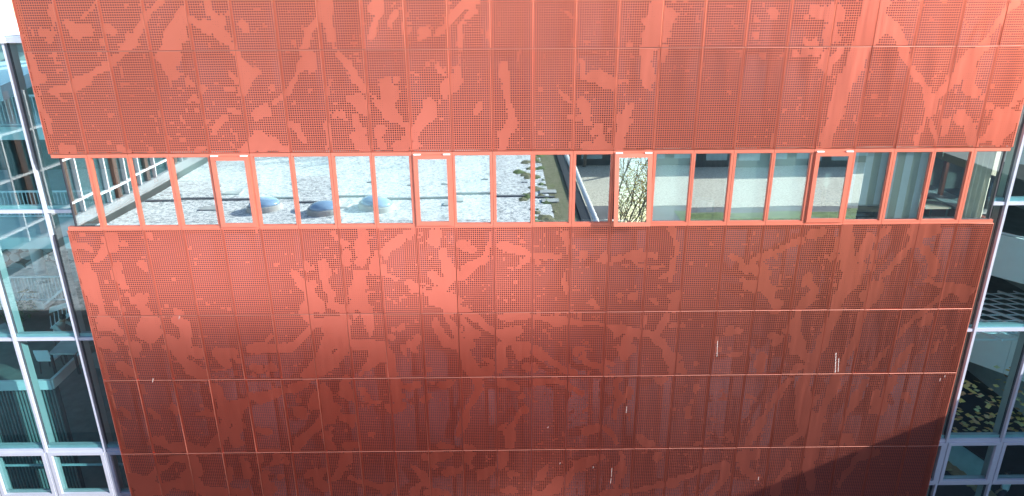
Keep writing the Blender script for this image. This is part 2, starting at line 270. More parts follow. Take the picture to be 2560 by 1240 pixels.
(640, 900, 3.647, """330,270,38 420,220,38 500,160,38 560,80,58;30,340,43 130,320,38 230,290,28 300,280,28;560,330,58 540,420,48;610,250,38 660,370,58 660,480,48 600,560,48 540,620,38 450,690,38 400,750,48 370,810,38;740,430,38 680,550,38;690,620,-28;640,690,38 690,800,38
820,250,58 860,340,38 780,290,28;830,170,38;390,370,-28;390,470,58 340,440,28 420,500,38;790,530,38 870,530,38 880,600,28;830,650,14;840,780,48 890,780,38;850,840,28 820,900,58 790,970,43 740,1050,48 700,1090,28
1280,200,48 1290,300,53 1300,400,53 1280,460,38 1260,490,18;1000,360,24 1090,390,33 1160,370,18;1130,440,-28;1210,430,38 1220,480,18;960,270,28 1030,330,24;1470,230,-48 1380,250,-38;100,650,46 40,640,28;140,670,18;50,830,28 200,830,24;1050,680,33
200,880,48 140,960,28 260,920,28;90,1040,38 60,1100,38 160,1170,38;220,1060,28;120,1200,48;30,920,28;480,1050,38 620,1010,28 560,1090,38 620,1150,48;500,1120,14;870,1080,28 940,1110,28 1040,1130,28 1120,1150,28 1210,1150,48 1180,1200,38;1240,1130,28;1430,970,24 1490,1030,33 1520,1100,28 1440,1200,48"""),
(1050, 900, 3.647, """530,200,48 550,260,38 500,340,24 450,400,21 425,470,24 410,540,38 400,600,48 360,660,33 340,690,18;740,210,38 820,220,48 880,260,33;930,330,-24;120,210,-28;200,230,43 280,210,-38;90,320,28 20,370,24;1050,190,33 1150,200,28 1250,200,28 1340,210,28 1400,260,24 1470,310,24
950,455,28 900,490,21 870,550,19 850,600,28 820,640,48 830,700,58 820,770,46;760,610,24 790,570,14;190,780,46 270,790,33;180,760,28;420,790,33 480,800,14;1530,650,33;180,880,68 250,870,38 120,900,38 120,960,28;450,880,48 500,860,28 440,930,18;470,970,18
290,1020,38 360,1000,38 240,1030,24;570,1030,58 640,1000,38;540,1080,28;760,850,28 760,880,33 740,960,33;840,1040,48 880,1040,28;1110,1040,58 1150,980,18;1270,1090,48 1230,1160,48 1150,1210,38 1050,1210,38;1440,960,58 1500,940,48 1390,1010,38 1350,1060,38 1340,1150,24;830,1190,48 880,1190,28;760,1190,18
60,1130,46 30,1050,38;150,1210,48 60,1200,38;250,1230,28;40,880,28"""),
(1450, 900, 3.647, """60,650,38 110,640,48 200,610,28 240,640,28 300,690,24 330,760,18;350,180,38 330,200,33 330,260,18 360,320,24 390,370,24 340,400,17 330,450,14 320,510,28;450,290,33 450,340,24;440,490,14 460,570,12;700,180,33 760,175,24;1060,260,43 1050,310,18;1020,380,28;990,440,27 990,520,28
540,700,24 600,750,33 650,760,24;1060,770,33 1100,750,18;1360,680,28 1390,740,18;960,660,18;1180,660,-24;1530,330,18;1530,720,24 1510,780,18;40,930,58 130,910,38 200,890,33 20,980,28;370,840,24 390,900,21 380,990,48 360,1050,33 345,1120,19 340,1190,24;720,870,43 690,900,18;970,860,24
830,1120,58 920,1080,33 1020,1050,28 1090,1010,24 1160,990,24 1250,970,38 1330,960,48 1320,1030,43 1300,1100,38 1250,1160,28 1210,1210,28;1450,900,48 1510,860,48 1480,950,28 1540,1030,28;700,1140,38 760,1140,38 600,1170,28 520,1190,28 430,1190,28 250,1210,38 200,1220,28"""),
(1850, 900, 3.647, """450,190,33 390,250,33 340,330,38 290,390,28 250,460,28 210,530,28 170,610,33 120,690,38 80,760,38;590,180,48 570,280,53 560,380,56 560,470,48 580,540,56 570,620,38 540,680,38 470,720,28 430,760,18;650,380,56 690,350,24
700,520,58 690,600,58 680,680,53 640,760,53 650,830,58 640,900,58 620,970,58 640,1060,48 640,1150,48;870,170,48 850,250,53 810,340,43 770,420,33 740,490,38 720,560,48;1110,260,18 1060,330,38 1040,400,48 990,470,28 950,540,21 930,620,18;1240,300,43 1230,380,48 1240,450,48;1150,200,24 1110,250,24
1390,170,33 1370,250,38 1310,310,33 1310,400,33 1280,480,24;980,700,43 930,760,28;830,750,-38;1000,760,28;1500,330,28 1530,370,28;130,860,-58;60,890,48 40,980,33 90,1050,28 170,1070,28;430,920,-33 430,1000,38 370,1060,28 330,1150,38 330,1210,38
1130,860,58 1190,850,48 1060,910,38 1010,980,28 950,1060,28 900,1150,28;1260,840,33;90,320,-18 150,370,-14"""),
]
def load_pattern():
    seg = []
    for ox, oy, s, txt in TR:
        for st in txt.replace('\n', ';').split(';'):
            if not st.strip(): continue
            pts = []
            for p in st.split():
                x, y, r = map(float, p.split(','))
                a = on_y(ox+x/s, oy+y/s); b = on_y(ox+x/s+1, oy+y/s)
                pts.append((a[0], a[2], abs(r)/s*abs(b[0]-a[0]), r < 0))
            if len(pts) == 1: pts = pts*2
            for a, b in zip(pts[:-1], pts[1:]): seg.append((a[0], a[1], a[2], b[0], b[1], b[2], float(a[3] or b[3])))
    return np.array(seg)
SEG = load_pattern()
_lat = {}
def vnoise(x, z, sc, seed):
    if seed not in _lat: _lat[seed] = np.random.default_rng(seed).random((64, 64))
    L = _lat[seed]; u = x/sc+100; v = z/sc+100
    i = np.floor(u).astype(int); j = np.floor(v).astype(int); fu = u-i; fv = v-j
    fu = fu*fu*(3-2*fu); fv = fv*fv*(3-2*fv)
    g = lambda a, b: L[a % 64, b % 64]
    return (g(i, j)*(1-fu)+g(i+1, j)*fu)*(1-fv)+(g(i, j+1)*(1-fu)+g(i+1, j+1)*fu)*fv
def hole_class(X, Z):
    """0 = no hole, 1 = tiny hole, 2 = full hole"""
    lo = (X.min()-1.2, X.max()+1.2, Z.min()-1.2, Z.max()+1.2)
    S = SEG
    k = (np.maximum(S[:, 0], S[:, 3]) > lo[0]) & (np.minimum(S[:, 0], S[:, 3]) < lo[1]) & (np.maximum(S[:, 1], S[:, 4]) > lo[2]) & (np.minimum(S[:, 1], S[:, 4]) < lo[3])
    S = S[k]
    ds = np.full(X.shape, 9.); dt = np.full(X.shape, 9.)
    for a, b, r0, c, d, r1, tiny in S:
        ex, ez = c-a, d-b; L2 = ex*ex+ez*ez
        t = np.zeros(X.shape) if L2 < 1e-9 else np.clip(((X-a)*ex+(Z-b)*ez)/L2, 0, 1)
        q = np.hypot(X-a-t*ex, Z-b-t*ez)-(r0+(r1-r0)*t)
        if tiny: dt = np.minimum(dt, q)
        else: ds = np.minimum(ds, q)
    n = (vnoise(X, Z, .14, 1)-.5)*.08+(vnoise(X, Z, .45, 2)-.5)*.05
    n2 = vnoise(X, Z, .26, 3); n3 = vnoise(X, Z, .085, 4); n4 = vnoise(X, Z, 1.7, 5)
    c = np.full(X.shape, 2)
    speck = (n3 > .83) & (n2 > .66-.30*(n4-.5)*2)
    c[speck] = 1
    c[(dt+n) < -.01] = 1
    edge = (ds+n < .035) & (n2 > .52)
    c[edge] = 1
    c[(ds+n*.8) < -.012] = 0
    core = (c == 0) & (ds+n > -.10) & (n2 > .60); c[core] = 1
    return c

# ------------------------------------------------------------------ red building
ZR = [.88, -1.10, -3.54, -5.51, -7.94, -9.92, -12.36, -14.34]     # row boundaries; row 2 is the window band
NH = {0: 36, 1: 44, 3: 44, 4: 36, 5: 44, 6: 36}
XL, XR = -.92, 22.92
EDGES = [XL]+list(range(0, 23))+[XR]
GAP = .0055
bld = empty('red_building', (0, 0, -16.5), 'large orange-red building clad in perforated metal panels with one window band', 'building')
bld_off = Vector((0, 0, 16.5))
def bpart(mb, name, mats, loc=(0, 0, 0), rot=(0, 0, 0), **k):
    return mb.build(name, mats, bld, Vector(loc)+bld_off, rot, **k)

def perforated_panel(x0, x1, z1, z0, nrow):
    """real sheet: one cell per hole, octagonal punched holes, folded edges"""
    cx, cz = (x0+x1)/2, (z0+z1)/2
    W, H = x1-x0-2*GAP, z1-z0-2*GAP
    ncol = int(round((x1-x0)*18)); mg = .006
    pw, ph = (W-2*mg)/ncol, (H-2*mg)/nrow
    ii, jj = np.meshgrid(np.arange(ncol), np.arange(nrow), indexing='ij')
    X = -W/2+mg+(ii+.5)*pw; Z = H/2-mg-(jj+.5)*ph
    C = hole_class(X+cx, Z+cz)
    X = X.ravel(); Z = Z.ravel(); C = C.ravel()
    V = []; F4 = []; F3 = []; nv = 0
    hx, hz = pw/2, ph/2
    cor = np.array([(-hx, -hz), (hx, -hz), (hx, hz), (-hx, hz)])
    for cls, rad, k in ((2, .0176, 8), (1, .0052, 4), (0, 0, 0)):
        m = C == cls; n = int(m.sum())
        if not n: continue
        ce = np.stack([X[m], Z[m]], 1)
        if cls == 0:
            v = ce[:, None, :]+cor[None]; b = nv+np.arange(n)[:, None]*4; F4.append(b+np.arange(4)[None])
            V.append(v.reshape(-1, 2)); nv += 4*n; continue
        if k == 8:
            # hole vertices: pairs facing bottom, right, top, left sides
            ang = np.radians([247.5, 292.5, 337.5, 22.5, 67.5, 112.5, 157.5, 202.5])
        else: ang = np.radians([225, 315, 45, 135])
        ho = np.stack([np.cos(ang), np.sin(ang)], 1)*rad
        v = ce[:, None, :]+np.concatenate([cor, ho])[None]; b = nv+np.arange(n)[:, None]*(4+k)
        if k == 8:
            for s in range(4):
                c0, c1, h0, h1, h2 = s, (s+1) % 4, 4+2*s, 4+2*s+1, 4+(2*s+2) % 8
                F4.append(b+np.array([[c0, c1, h1, h0]])); F3.append(b+np.array([[c1, h2, h1]]))
        else:
            for s in range(4): F4.append(b+np.array([[s, (s+1) % 4, 4+(s+1) % 4, 4+s]]))
        V.append(v.reshape(-1, 2)); nv += (4+k)*n
    V = np.concatenate(V); V3 = np.stack([V[:, 0], np.zeros(len(V)), V[:, 1]], 1)
    extra = []; ef = []
    def eq(*p):
        n = len(V3)+len(extra); extra.extend(p); ef.append([n, n+1, n+2, n+3])
    a, b2, D, CH = W/2, H/2, .045, .003
    for (xa, za, xb, zb) in ((-a, -b2, a, -b2), (a, -b2, a, b2), (a, b2, -a, b2), (-a, b2, -a, -b2)):
        eq((xa, CH, za), (xb, CH, zb), (xb, D, zb), (xa, D, za))                    # folded return
    i2, j2 = a-mg, b2-mg
    eq((-a, CH, -b2), (a, CH, -b2), (i2, 0, -j2), (-i2, 0, -j2)); eq((a, CH, -b2), (a, CH, b2), (i2, 0, j2), (i2, 0, -j2))
    eq((a, CH, b2), (-a, CH, b2), (-i2, 0, j2), (i2, 0, j2)); eq((-a, CH, b2), (-a, CH, -b2), (-i2, 0, -j2), (-i2, 0, j2))
    nedge = len(ef)
    for s in (-1, 1):                                                              # stiffening flange behind the edge column
        eq((s*a, D, -b2), (s*(a-.034), D, -b2), (s*(a-.034), D, b2), (s*a, D, b2))
    V3 = np.concatenate([V3, np.array(extra)]); n4 = sum(len(f) for f in F4); F4.append(np.array(ef))
    F4 = np.concatenate(F4); F3 = np.concatenate(F3) if F3 else np.zeros((0, 3), int)
    me = bpy.data.meshes.new('panel')
    me.vertices.add(len(V3)); me.vertices.foreach_set('co', V3.ravel())
    loops = np.concatenate([F4.ravel(), F3.ravel()]); me.loops.add(len(loops)); me.loops.foreach_set('vertex_index', loops)
    st = np.concatenate([np.arange(len(F4))*4, len(F4)*4+np.arange(len(F3))*3])
    me.polygons.add(len(st)); me.polygons.foreach_set('loop_start', st)
    me.update(calc_edges=True); me.materials.append(M['panel']); me.materials.append(M['edge'])
    mi = np.zeros(len(st), int); mi[n4+6:n4+7] = 1; mi[n4+1] = 1; me.polygons.foreach_set('material_index', mi)  # sunlit tone goes on the top chamfer and right return only
    o = place('panel', me, bld, Vector((cx, 0, cz))+bld_off,
              (R(random.gauss(0, .2)), 0, R(random.gauss(0, .2))))
    return o
PANELS = {}
for row, nh in NH.items():
    for c in range(24):
        PANELS[(row, c)] = perforated_panel(EDGES[c], EDGES[c+1], ZR[row], ZR[row+1], nh)

# cavity wall behind the panels, corner trims, side and rear walls, roof
mb = MB(); mb.box(XL+.05, .20, ZR[2]+.02, XR-.05, .32, .80); bpart(mb, 'cavity_wall', M['back'])
mb = MB(); mb.box(XL+.05, .20, -16.5, XR-.05, .32, ZR[3]-.06); bpart(mb, 'cavity_wall', M['back'])
for x0, x1 in ((XL-.012, XL+.004), (XR-.004, XR+.014)):
    for z0, z1 in ((-14.34, ZR[3]-.01), (ZR[2]+.01, .88)):
        mb = MB(); mb.box(x0, .006, z0, x1, .30, z1); bpart(mb, 'corner_trim', M['frame'])
for x0, x1 in ((XL+.02, XL+.06), (XR-.06, XR-.02)):
    mb = MB(); mb.box(x0, .33, -16.5, x1, 9.0, ZR[3]-.05); mb.box(x0, .33, ZR[2]+.05, x1, 9.0, .80); bpart(mb, 'side_wall', M['panel'])
mb = MB(); mb.box(XL, .05, .885, XR, 9.1, .97); bpart(mb, 'roof', M['conc'])
mb = MB(); mb.box(XL+.06, 9.0, -16.5, XR-.06, 9.2, .87); bpart(mb, 'rear_wall', M['panel'])
# room floor / ceiling / walls behind the window band
mb = MB(); mb.box(XL+.07, .33, -6.25, XR-.07, 8.99, -6.10); bpart(mb, 'floor', M['carpet'])
mb = MB(); mb.box(XL+.07, .33, -3.42, XR-.07, 8.99, -3.30); bpart(mb, 'ceiling', M['ceil'])
mb = MB(); mb.box(XL+.07, 5.5, -6.09, XR-.07, 5.6, -3.43); bpart(mb, 'inner_wall', M['wallin'])
for x in (6.95, 11.95, 15.96, 17.94):
    mb = MB(); mb.box(x, .34, -6.09, x+.1, 5.49, -3.43); bpart(mb, 'partition', M['wallin'])
mb = MB(); mb.box(14.6, 5.46, -6.08, 15.5, 5.497, -4.0); bpart(mb, 'doorway', M['dark'])
mb = MB(); mb.box(XL+.2, .12, ZR[3]-.05, XR-.12, .42, ZR[3]+.045); bpart(mb, 'inner_sill', M['white'])

# window band
def window(x0, x1, vent=False, tilt=0., left_end=False, right_end=False, wide_l=.06, wide_r=.06):
    zt, zb = ZR[2]-.006, ZR[3]+.006
    wl = 0 if left_end else wide_l; wr = 0 if right_end else wide_r
    X0, X1 = x0+(.004 if not left_end else 0), x1-(.004 if not right_end else 0)
    if left_end: X0 = XL+.03
    if right_end: X1 = XR-.03
    gx0, gx1 = (x0+wl if not left_end else -.70), (x1-wr if not right_end else 22.80)
    gz1, gz0 = zt-.085, zb+.085
    mb = MB(); D = .12
    mb.box(X0, .004, gz1, X1, D, zt); mb.box(X0, .004, zb, X1, D, gz0)
    if not left_end: mb.box(X0, .0045, gz0+.0005, gx0, D, gz1-.0005)
    if not right_end: mb.box(gx1, .0045, gz0+.0005, X1, D, gz1-.0005)
    fr = bpart(mb, 'window', M['frame'])
    # bright cap on the sill edge
    mb = MB(); mb.box(X0, -.012, zb-.012, X1, .05, zb+.012); mb.build('sill_cap', M['frame'], fr)
    yaw, pit = random.gauss(0, .10), random.gauss(0, .12)
    def pane(a, b, c, d, par, y, dx=0, dz=0):
        cx, cz = (a+b)/2, (c+d)/2; m = MB()
        m.quad((a-cx, 0, c-cz), (b-cx, 0, c-cz), (b-cx, 0, d-cz), (a-cx, 0, d-cz))
        return m.build('pane', M['pane'], par, (cx-dx, y, cz-dz), (R(pit), 0, R(yaw)))
    if not vent:
        m = MB(); t = .014
        m.box(gx0, .03, gz0, gx0+t, .10, gz1); m.box(gx1-t, .03, gz0, gx1, .10, gz1)
        m.box(gx0+t, .03, gz1-t, gx1-t, .10, gz1-.0005); m.box(gx0+t, .03, gz0+.0005, gx1-t, .10, gz0+t)
        m.build('glazing_bead', M['seal'] if (left_end or right_end) else M['frame'], fr)
        pane(gx0+t, gx1-t, gz0+t, gz1-t, fr, .055)
    else:
        sx0, sx1, sz1, sz0 = x0+.035, x1-.035, zt-.075, zb+.055
        hz = sz1
        sash = place('sash', None, None)
        m = MB(); b = .105; b2 = .10
        cx = (sx0+sx1)/2
        l = lambda x: x-cx
        H = sz1-sz0
        for (a, c, a2, c2) in ((sx0, -b2, sx1, 0), (sx0, -H, sx1, -H+b)):
            m.box(l(a), -.035, c, l(a2), .03, c2)
        m.box(l(sx0), -.0345, -H+b+.0005, l(sx0)+b, .03, -b2-.0005); m.box(l(sx1)-b, -.0345, -H+b+.0005, l(sx1), .03, -b2-.0005)
        bpy.data.objects.remove(sash)
        sash = m.build('sash', M['frame'], fr, (cx, -.002, hz), (R(-tilt), 0, 0))
        pm = MB(); pa = l(sx0)+b; pm.quad((pa, 0, -H+b), (-pa, 0, -H+b), (-pa, 0, -b2), (pa, 0, -b2))
        o = pm.build('pane', M['pane'], fr, (cx, -.012, hz), (R(-tilt), 0, R(yaw)))
        for hx in (sx0+.10, sx1-.10):
            hm = MB(); hm.box(-.085, -.045, -.012, .085, .0, .012); hm.build('hinge', M['white'], fr, (hx, -.012, hz+.02))
    return fr
for k in range(22):
    wl, wr = (.065, .045) if k % 2 == 0 else (.045, .065)
    window(k, k+1, vent=k in (3, 8, 13, 18), tilt=9.5 if k == 13 else 0., wide_l=wl, wide_r=wr)
window(XL, 0, left_end=True); window(22, XR, right_end=True)
for x, y0 in ((-.70, .04), (22.80, .04)):
    mb = MB(); mb.box(x-.025, y0, ZR[3]+.095, x+.025, y0+.10, ZR[2]-.095); bpart(mb, 'corner_post', M['seal'])
# end returns of the window band: sill, head and glazed side with dark red mullions
for sx, xx in ((-1, -.72), (1, 22.82)):
    mb = MB()
    for y in (1.15, 2.2, 3.3, 4.4): mb.box(xx-.05, y-.06, ZR[3]+.09, xx+.03, y+.06, ZR[2]-.09)
    mb.box(xx-.06, .16, ZR[3]-.04, xx+.06, 5.45, ZR[3]+.085); mb.box(xx-.06, .16, ZR[2]-.085, xx+.06, 5.45, ZR[2]+.04)
    fr = bpart(mb, 'side_window', M['frame'])
    m = MB()
    for ya, yb in ((.15, 1.09), (1.21, 2.14), (2.26, 3.24), (3.36, 4.34), (4.46, 5.4)):
        m.quad((xx, ya, ZR[3]+.09), (xx, yb, ZR[3]+.09), (xx, yb, ZR[2]-.09), (xx, ya, ZR[2]-.09))
    m.build('pane', M['sky_pane'], fr)
    m = MB(); m.box(xx-sx*.02-.34, .45, ZR[3]+.10, xx-sx*.02+.0, 5.4, ZR[3]+.15) if sx > 0 else m.box(xx+.03, .45, ZR[3]+.10, xx+.19, 5.4, ZR[3]+.15)
    m.build('sill', M['white'], fr)

# white dried streaks on some panels
for px, y0, y1 in ((1793, 852, 892), (2089, 882, 932), (2096, 896, 930), (1529, 1170, 1192), (1527, 1195, 1208), (382, 946, 956), (1566, 1016, 1032), (1896, 1192, 1200), (2350, 945, 953), (1370, 1066, 1070), (1483, 1166, 1170), (2362, 938, 943), (1400, 1156, 1160), (448, 790, 798)):
    a, b = on_y(px+.8, y0), on_y(px-.8, y1)
    row = max(i for i in NH if ZR[i] >= (a[2]+b[2])/2); c = 0
    for i in range(24):
        if EDGES[i] <= a[0] <= EDGES[i+1]: c = i
    p = PANELS[(row, c)]; loc = p.location-bld_off
    m = MB(); n = 7
    for i in range(n):
        t0, t1 = i/n, (i+.86)/n; ww = .006+.006*random.random()
        A = a+(b-a)*t0; B = a+(b-a)*t1
        m.box(min(A[0], B[0])-ww/2-loc.x, -.006, B[2]-loc.z, max(A[0], B[0])+ww/2-loc.x, -.003, A[2]-loc.z)
    m.build('dropping_streak', M['streak'], p)

# ------------------------------------------------------------------ glazed wings left and right of the red building
YC = .5
def curtain_wall(name, label, xs, z_top, trs, z_low, xe_in, roofx):
    root = empty(name, (xs[0], YC, -16.5), label, 'glass wall')
    off = Vector((-xs[0], -YC, 16.5))
    def part(mb, n, m): return mb.build(n, m, root, off)
    for x in xs:
        mb = MB(); mb.box(x-.032, YC-.10, -16.5, x+.035, YC-.004, z_top); o = mb.build('mullion', M['blue_white'], root, off)
        m = MB(); m.box(x-.034, YC-.0035, -16.5, x+.034, YC+.085, z_top); m.build('gasket', M['seal'], o)
        m = MB(); m.box(x-.03, YC+.086, -16.5, x+.03, YC+.32, z_top); m.build('rear_profile', M['jamb'], o)
    xs2 = sorted(xs+[xe_in])
    segs = list(zip(xs2[:-1], xs2[1:]))
    zs = [z_top]+trs+[z_low, -16.45]
    for (xa, xb) in segs:
        a, b = xa+.036, xb-.036
        for i, z in enumerate(zs[1:-1]):
            mb = MB(); mb.box(a, YC-.075, z-.045, b, YC+.02, z+.045); part(mb, 'transom', M['blue_white'])
            mb = MB(); mb.box(a, YC+.022, z+.04, b, YC+.16, z+.13); part(mb, 'inner_ledge', M['jamb'])
        for i in range(len(zs)-1):
            zt, zb = zs[i]-.046, zs[i+1]+.046
            m = MB(); cx, cz = (a+b)/2, (zt+zb)/2
            m.quad((a-cx, 0, zb-cz), (b-cx, 0, zb-cz), (b-cx, 0, zt-cz), (a-cx, 0, zt-cz))
            p = m.build('pane', M['curtain_pane'], root, off+Vector((cx, YC-.02, cz)), (R(random.gauss(0, .12)), 0, R(random.gauss(0, .15))))
            if i == len(zs)-3:       # openable window frames in the low strip
                m = MB(); f = .10
                m.box(a+.01, YC-.12, zt-f, b-.01, YC-.03, zt-.004); m.box(a+.01, YC-.12, zb+.004, b-.01, YC-.03, zb+f)
                m.box(a+.01, YC-.119, zb+f, a+.01+f, YC-.03, zt-f); m.box(b-.01-f, YC-.119, zb+f, b-.01, YC-.03, zt-f)
                part(m, 'opening_frame', M['blue_white'])
    # coping and roof, glazed bays added to bring daylight inside
    x0, x1 = roofx
    mb = MB(); mb.box(x0, YC-.16, z_top, x1, YC+.35, z_top+.14); part(mb, 'coping', M['white'])
    mb = MB(); mb.box(x0, YC+.36, z_top-.25, x1, 1.2, z_top-.02); part(mb, 'roof', M['conc'])
    n = int((x1-x0)/1.5)
    for i in range(n+1):
        x = x0+.06+(x1-x0-.12)*i/n; mb = MB(); mb.box(x-.05, 1.21, z_top-.22, x+.05, 14, z_top-.0); part(mb, 'added_skylight_beam', M['white'])
        if i < n:
            xn = x0+.06+(x1-x0-.12)*(i+1)/n; m = MB(); m.quad((x+.05, 1.21, z_top-.05), (xn-.05, 1.21, z_top-.05), (xn-.05, 14, z_top-.05), (x+.05, 14, z_top-.05)); part(m, 'added_skylight_pane', M['sky_pane'])
    mb = MB(); mb.box(x0, 14.01, z_top-.25, x1, 14.4, z_top+.25); part(mb, 'rear_parapet', M['white'])
    return root
curtain_wall('glass_wall', 'tall teal glass curtain wall left of the red building with white mullions', [-12.1, -10.36, -8.62, -6.88, -5.14, -3.41, -1.66], -.92, [-5.13, -8.84, -12.53], -14.22, -.95, (-14, -.94))
curtain_wall('glass_wall', 'tall teal glass curtain wall right of the red building by the shaded corner', [23.46, 25.12, 26.85, 28.58, 30.3], -.92, [-5.12, -8.82, -12.51], -14.08, 22.98, (22.97, 32))

# ------------------------------------------------------------------ interior of the left wing
def rng_bar(mb, *a, **k): mb.bar(*a, **k)
def interior_floor(name, label, pts, dz, mat, cat='floor slab', edge=None):
    r = empty(name, tuple(pts[0]), label, cat)
    o = Vector(pts[0])
    mb = MB(); mb.poly([tuple(Vector(p)-o) for p in pts], dz); mb.build('slab', mat, r)
    if edge:
        mb = MB()
        for a, b in zip(edge[:-1], edge[1:]):
            A, B = Vector(a)-o, Vector(b)-o; mb.bar(A+Vector((0, 0, .03-dz/2)), B+Vector((0, 0, .03-dz/2)), .10, dz+.06)
        mb.build('edge_fascia', M['slab_white'], r)
    return r
def railing(label, a, b, h, step, mat=None):
    mat = mat or M['white']
    a, b = Vector(a), Vector(b); r = empty('railing', a, label, 'railing')
    d = b-a; n = max(2, int(d.length/step))
    mb = MB(); mb.bar((0, 0, h), d+Vector((0, 0, h)), .07, .06); mb.build('top_rail', mat, r)
    mb = MB(); mb.bar((0, 0, .08), d+Vector((0, 0, .08)), .04, .05); mb.build('bottom_rail', mat, r)
    m = MB(); m.box(-.011, -.011, .1, .011, .011, h-.03); me = m.mesh('baluster', mat)
    for i in range(n+1): place('baluster', me, r, d*(i/n))
    return r
V3 = lambda p: Vector(p)
# gallery 1 (upper) with sunlit floor, railing behind its edge
g1 = -6.73
interior_floor('gallery', 'upper pale gallery floor inside the left glass wall', [(-13.5, 2.95, g1), (-1.0, 2.95, g1), (-1.0, 12, g1), (-13.5, 12, g1)], .30, M['slab_white'], 'gallery', [(-13.5, 2.9, g1), (-1.0, 2.9, g1)])
railing('white slatted railing on the upper pale gallery, left glass wall', (-12.5, 5.0, g1), (-1.1, 5.0, g1), .92, .125)
g0 = on_y(20, 318, 4.6)[2]
interior_floor('gallery', 'highest white gallery slab near the top of the left glass wall', [(-13.5, 4.4, g0), (-1.0, 4.4, g0), (-1.0, 12, g0), (-13.5, 12, g0)], .34, M['slab_white'], 'gallery', [(-13.5, 4.35, g0), (-1.0, 4.35, g0)])
railing('white slatted railing on the highest gallery, left glass wall', (-12.5, 4.6, g0), (-1.1, 4.6, g0), .95, .12)
zt = on_y(0, 200, 3.2)[2]
A = on_y(0, 215, 3.2); B = on_z(75, 182, A[2])
interior_floor('reflection_slab', 'white angled canopy edge under the top of the left glass wall', [tuple(A+np.array([-3, -.6, 0])), tuple(A), tuple(B), tuple(B+np.array([1.2, .5, 0])), (-1.2, 12, A[2]), (-12, 12, A[2])], .42, M['slab_white'], 'reflection')  # slab shaped to stand in for a wavy band mirrored in the glass
g2 = on_y(30, 757, 5.3)[2]
interior_floor('gallery', 'lower white gallery slab above the seated man, left glass wall', [(-13.5, 5.3, g2), (on_z(110, 757, g2)[0], 5.3, g2), (on_z(110, 757, g2)[0], 12, g2), (-13.5, 12, g2)], .22, M['slab_white'], 'gallery', [(-13.5, 5.25, g2), (on_z(110, 757, g2)[0], 5.25, g2)])
railing('white slatted railing on the lower gallery above the seated man', (-12.5, 5.38, g2), (on_z(162, 757, g2)[0], 5.38, g2), .95, .115)
# stair going down from the lower gallery: stringer, treads, handrail
A = on_y(112, 762, 5.25); B = on_y(160, 720, 5.1)
C0 = on_y(130, 822, 5.2); C1 = on_y(178, 782, 5.05)
st = empty('stair', tuple(A), 'white stair with solid side panel beside the seated man', 'stair')
o = V3(A)
m = MB(); m.bar(V3(A)-o, V3(B)-o, .07, .07); m.build('handrail', M['white'], st)
m = MB(); m.quad(V3(A)+Vector((.15, 0, -.1))-o, V3(B)+Vector((.3, 0, -.45))-o, V3(C1)+Vector((.2, .1, .3))-o, V3(C0)+Vector((-.05, .1, .55))-o); m.build('side_panel', M['slab_white'], st)
m = MB(); m.bar(V3(C0)-o, V3(C1)-o, .09, .12); m.build('stringer', M['white'], st)
for i in range(5):
    p = V3(C0)+(V3(C1)-V3(C0))*(i/5); m = MB(); m.bar((0, 0, .05), (.04, .02, .5), .025); m.build('baluster', M['white'], st, p-o)
# floor F with the L-shaped white edge
zf = -10.86
e0, e1, e2 = on_z(0, 957, zf), on_z(128, 954, zf), on_z(215, 872, zf)
e0 = e1+(e0-e1)*5
interior_floor('mezzanine', 'dark mezzanine floor with white L-shaped edge, bottom of left glass wall', [tuple(e0), tuple(e1), tuple(e2), tuple(e2+np.array([2.5, 6, 0])), (-14, 13, zf)], .25, M['floor_dark'], 'mezzanine', [tuple(e0), tuple(e1), tuple(e2)])
# slatted screen below the mezzanine edge
sc = empty('slatted_screen', (e1[0], e1[1], -16.4), 'dark vertical slatted screen under the mezzanine edge', 'screen')
m = MB(); m.box(-.02, 0, 0, .02, .05, 5.3); me = m.mesh('slat', M['slat'])
for i in range(44): place('slat', me, sc, (-.05-.105*i, .06, 0))
m = MB(); m.box(-8, .2, 0, 0, .25, 5.25); m.build('backing_board', M['dark'], sc)
m = MB(); m.box(-8, -.72, 3.0, 2.6, -.68, 3.06); m.build('handrail', M['teal'], sc)
# rear wall, lower floor, columns, stone wall
rw = empty('atrium_wall', (-7, 12.2, -16.5), 'dark rear wall of the left glass atrium', 'wall')
m = MB(); m.box(-8, 0, 0, 6.1, .2, 15.4); m.build('wall_face', M['atrium'], rw)
sw = empty('stone_wall', (-9, 8.6, g1-3.5), 'pale stone wall of irregular blocks behind the left galleries', 'wall')
m = MB(); m.box(-4.5, .1, 0, 8, .3, 3.1); m.build('mortar_bed', M['dark'], sw)
def stones(parent, x0, x1, z0, z1, mat):
    z = z0
    while z < z1-.2:
        h = random.uniform(.28, .5); x = x0+random.uniform(-.2, 0)
        while x < x1:
            wd = random.uniform(.3, .75); k = 7
            cx, cz = x+wd/2, z+h/2+random.uniform(-.05, .05)
            m = MB(); n = []
            for j in range(k):
                t = 2*math.pi*j/k; rr = random.uniform(.86, 1.04)
                n.append((math.cos(t)*wd*.54*rr, math.sin(t)*h*.56*rr))
            m.v = [(a, 0, b) for a, b in n]+[(a, .09, b) for a, b in n]
            m.f = [tuple(range(k))]+[(j, (j+1) % k, k+(j+1) % k, k+j) for j in range(k)]; m.m = [0]*(k+1)
            m.build('stone', mat, parent, (cx, .02, cz)); x += wd+.03
        z += h+.03
M['stone'] = pbr('pale_blue_stone', (.40, .43, .44), .8, 0, .18, 1.2)
stones(sw, -.8, 7.4, .1, 3.1, M['stone'])
lf = MB(); lf.box(-14, .7, -16.6, -1, 14, -16.48); tag(lf.build('lower_floor', M['floor_dark']), kind='structure')
